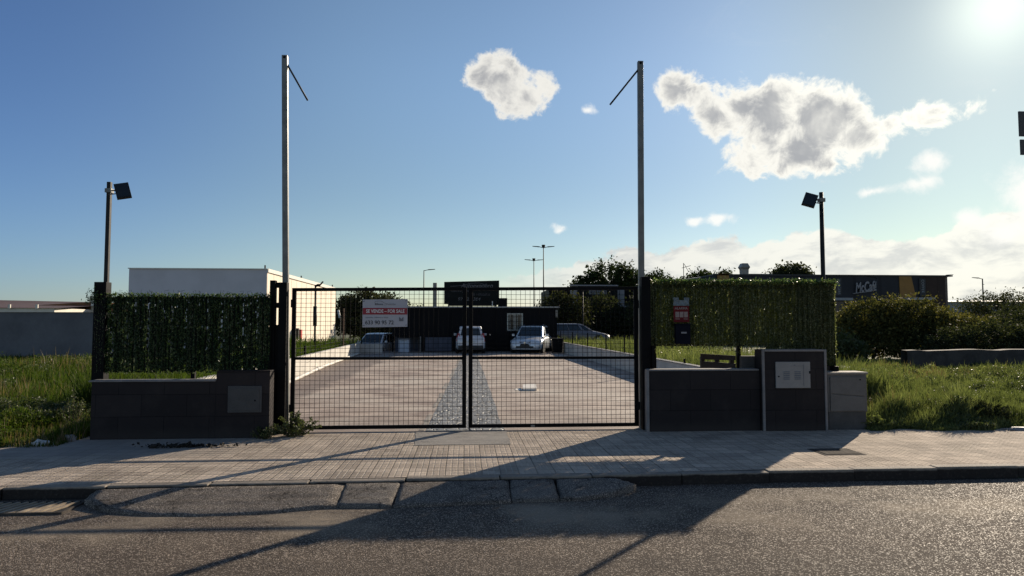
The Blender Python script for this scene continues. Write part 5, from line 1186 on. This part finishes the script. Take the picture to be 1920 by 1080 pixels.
# left field
def keepL(x, y): return (y > 9.5+.12*np.sin(x*2.3)+.05*np.sin(x*6)) & ((x < -5.35) )
def hL(x, y): return .9*(.10+.36*(vnoise(x, y, 1.3, 8)+.3).clip(0, 1)+.5*(vnoise(x, y, 3.4, 9)).clip(0, 1)+.25*(vnoise(x, y, 8, 19)).clip(0, 1))*np.clip((y-9.3)/1.6, .3, 1)*np.clip(1.2-(y-10)/60, .7, 1.2)
weed_field('rough_grass', 'rank green grass in the field on the left', 120000, lambda y: -y*.80-1.5, lambda y: -y*.50+.2, 9.4, 35, hL, keepL, M['grass_l'], M['dry'], 51, dryt=.78, bl=.62)
# strips of grass outside the lot walls
def strip(name, label, n, x0, x1, y0, y1, h, m, z=0.0):
    x, y = scatter(n, lambda y: x0(y), lambda y: x1(y), y0, y1, 61)
    V, F = blades('', '', np.stack([x, y, np.full(len(x), z)], 1), np.full(len(x), h), .006+.0009*y, m); npmesh(name, V, F, m, None, label=label, kind='stuff', cat='grass')
strip('verge_grass', 'bright grass behind the right lot wall', 30000, lambda y: 5.85+0*y, lambda y: 5.85+y*.16, 12, 45, .48, M['grass_r'], .15)
strip('verge_grass', 'grass verge behind the left lot wall', 22000, lambda y: -5.25-(y-20)*.045-y*.14, lambda y: -5.2-(y-20)*.045, 12, 50, .55, M['grass_l'], .05)
mb = MB().add([(5.82, 11.6, .0), (14, 11.6, .0), (14, 60, .35), (5.82, 60, .35), (5.82, 11.6, .30), (14, 60, .40)], [(0, 1, 2, 3)]); mb.build('verge_ground', M['soil'], kind='structure')

# clumps hard against things
def weed(label, x, y, n, hgt, spread, m, stems=26, leaf=.035, seed=1, name='weed_plant'):
    global rng
    rng = np.random.default_rng(seed); t = thing(name, label, 'plant', (x, y, 0)); st = MB(); P = []
    for i in range(stems):
        a = rng.uniform(0, 6.28); r = spread*rng.random()**.7; hh = hgt*(1-.55*r/spread)*(.6+.5*rng.random())
        b = Vector((x+.25*r*math.cos(a), y+.25*r*math.sin(a), 0)); tip = Vector((x+r*math.cos(a), y+.6*r*math.sin(a), hh)); mid = b.lerp(tip, .5)+Vector((0, 0, hh*.12))
        st.tube([b, mid, tip], [.004, .003, .0012], 5, False)
        for k in range(n//stems):
            u = rng.random()**.7; p = (b.lerp(mid, u*2) if u < .5 else mid.lerp(tip, u*2-1)); P.append([p.x+rng.normal()*.016, p.y+rng.normal()*.016, max(.005, p.z+rng.normal()*.012)])
    st.build('stems', M['bark'], t); V, F = leaves(np.array(P), leaf, aspect=2.0); npmesh('leaves', V, F, m, t)
weed('straggly leafy weed growing at the foot of the left gate post', -2.42, 10.12, 1900, .36, .42, M['leaf_weed'], 46, .036, 4)
weed('small weed against the left wall near the gate post', -2.80, 9.93, 600, .22, .22, M['leaf_weed'], 20, .03, 5)
weed('dark rounded bush in the weeds at the right edge of the pavement', 8.35, 10.55, 5200, .48, .55, M['leaf_dark'], 90, .04, 6, 'bush')
weed('tuft of grassy weed beside the grey cabinet', 6.35, 10.2, 900, .26, .3, M['grass_r'], 30, .04, 8)
weed('pale flowering weed beside the left end of the wall', -5.75, 10.6, 800, .75, .3, M['leaf_weed'], 22, .03, 9)

# small things on the ground
def crumple(name, label, x, y, s, m, cat, seed=1, z=0.0):
    random.seed(seed); bm = bmesh.new(); bmesh.ops.create_icosphere(bm, subdivisions=2, radius=1)
    for v in bm.verts: k = random.uniform(.6, 1.1); v.co = Vector((v.co.x*s[0]*k, v.co.y*s[1]*k, max(0, v.co.z+.2)*s[2]*k))
    me = bpy.data.meshes.new(name); bm.to_mesh(me); bm.free(); o = link(name, me, m, None, label=label, cat=cat); o.location = (x, y, z); return o
crumple('stone', 'pale stone at the left end of the clad wall', -5.42, 9.92, (.10, .07, .08), M['coping'], 'stone', 2)
crumple('plastic_bag', 'crumpled white bag on the grass edge left of the wall', -5.62, 9.60, (.12, .08, .07), M['bag'], 'bag', 3)
crumple('plastic_bag', 'white scrap of litter in the weeds beside the dark round bush', 7.80, 10.35, (.08, .05, .04), M['bag'], 'litter', 4, .02)
crumple('concrete_lump', 'pale concrete lump at the right edge of the pavement weeds', 8.45, 9.95, (.28, .12, .05), M['coping'], 'stone', 7)
rng = np.random.default_rng(88)
c = rng.normal(size=(260, 3))*np.array([.28, .05, .0])+np.array([-3.62, 9.32, .012]); c[:, 2] += np.abs(rng.normal(size=260))*.012
V, F = leaves(c, .05, aspect=1.6); npmesh('leaf_litter', V, F, M['litterdark'], None, label='dark leaf litter on the pavement below the left wall', kind='stuff', cat='litter')
crumple('clod', 'small dark clod on the pavement left of the leaf litter', -4.02, 9.28, (.07, .05, .05), M['litterdark'], 'clod', 8)
t = thing('manhole_cover', 'square iron cover set in the pavement near the right kerb', 'manhole cover', (4.68, 8.4, 0))
MB().box((4.42, 8.18, -.02), (4.95, 8.62, .004)).build('frame', M['iron'], t)
MB().box((4.46, 8.22, -.02), (4.91, 8.58, .009)).build('lid', M['iron'], t, bevel=.002)
t = thing('drain_grate', 'slotted storm drain grate in the gutter at the left edge', 'drain', (-4.2, 6.8, -.12))
gb = MB(); xx = -5.6
while xx < -3.80: gb.bar((xx, 6.60, -.110), (xx+.09, 6.98, -.110), .030, .018); xx += .078
gb.build('bars', M['grating'], t)
MB().box((-5.7, 6.57, -.125), (-3.64, 6.595, -.1)).box((-5.7, 6.985, -.125), (-3.64, 7.01, -.1)).box((-3.665, 6.595, -.125), (-3.64, 6.985, -.1)).build('frame', M['iron'], t)
MB().box((-5.69, 6.6, -.13), (-3.67, 6.98, -.1185)).build('pit_shade', M['tyre'], t)  # shallow black plate, the darkness of a deep pit is in its colour
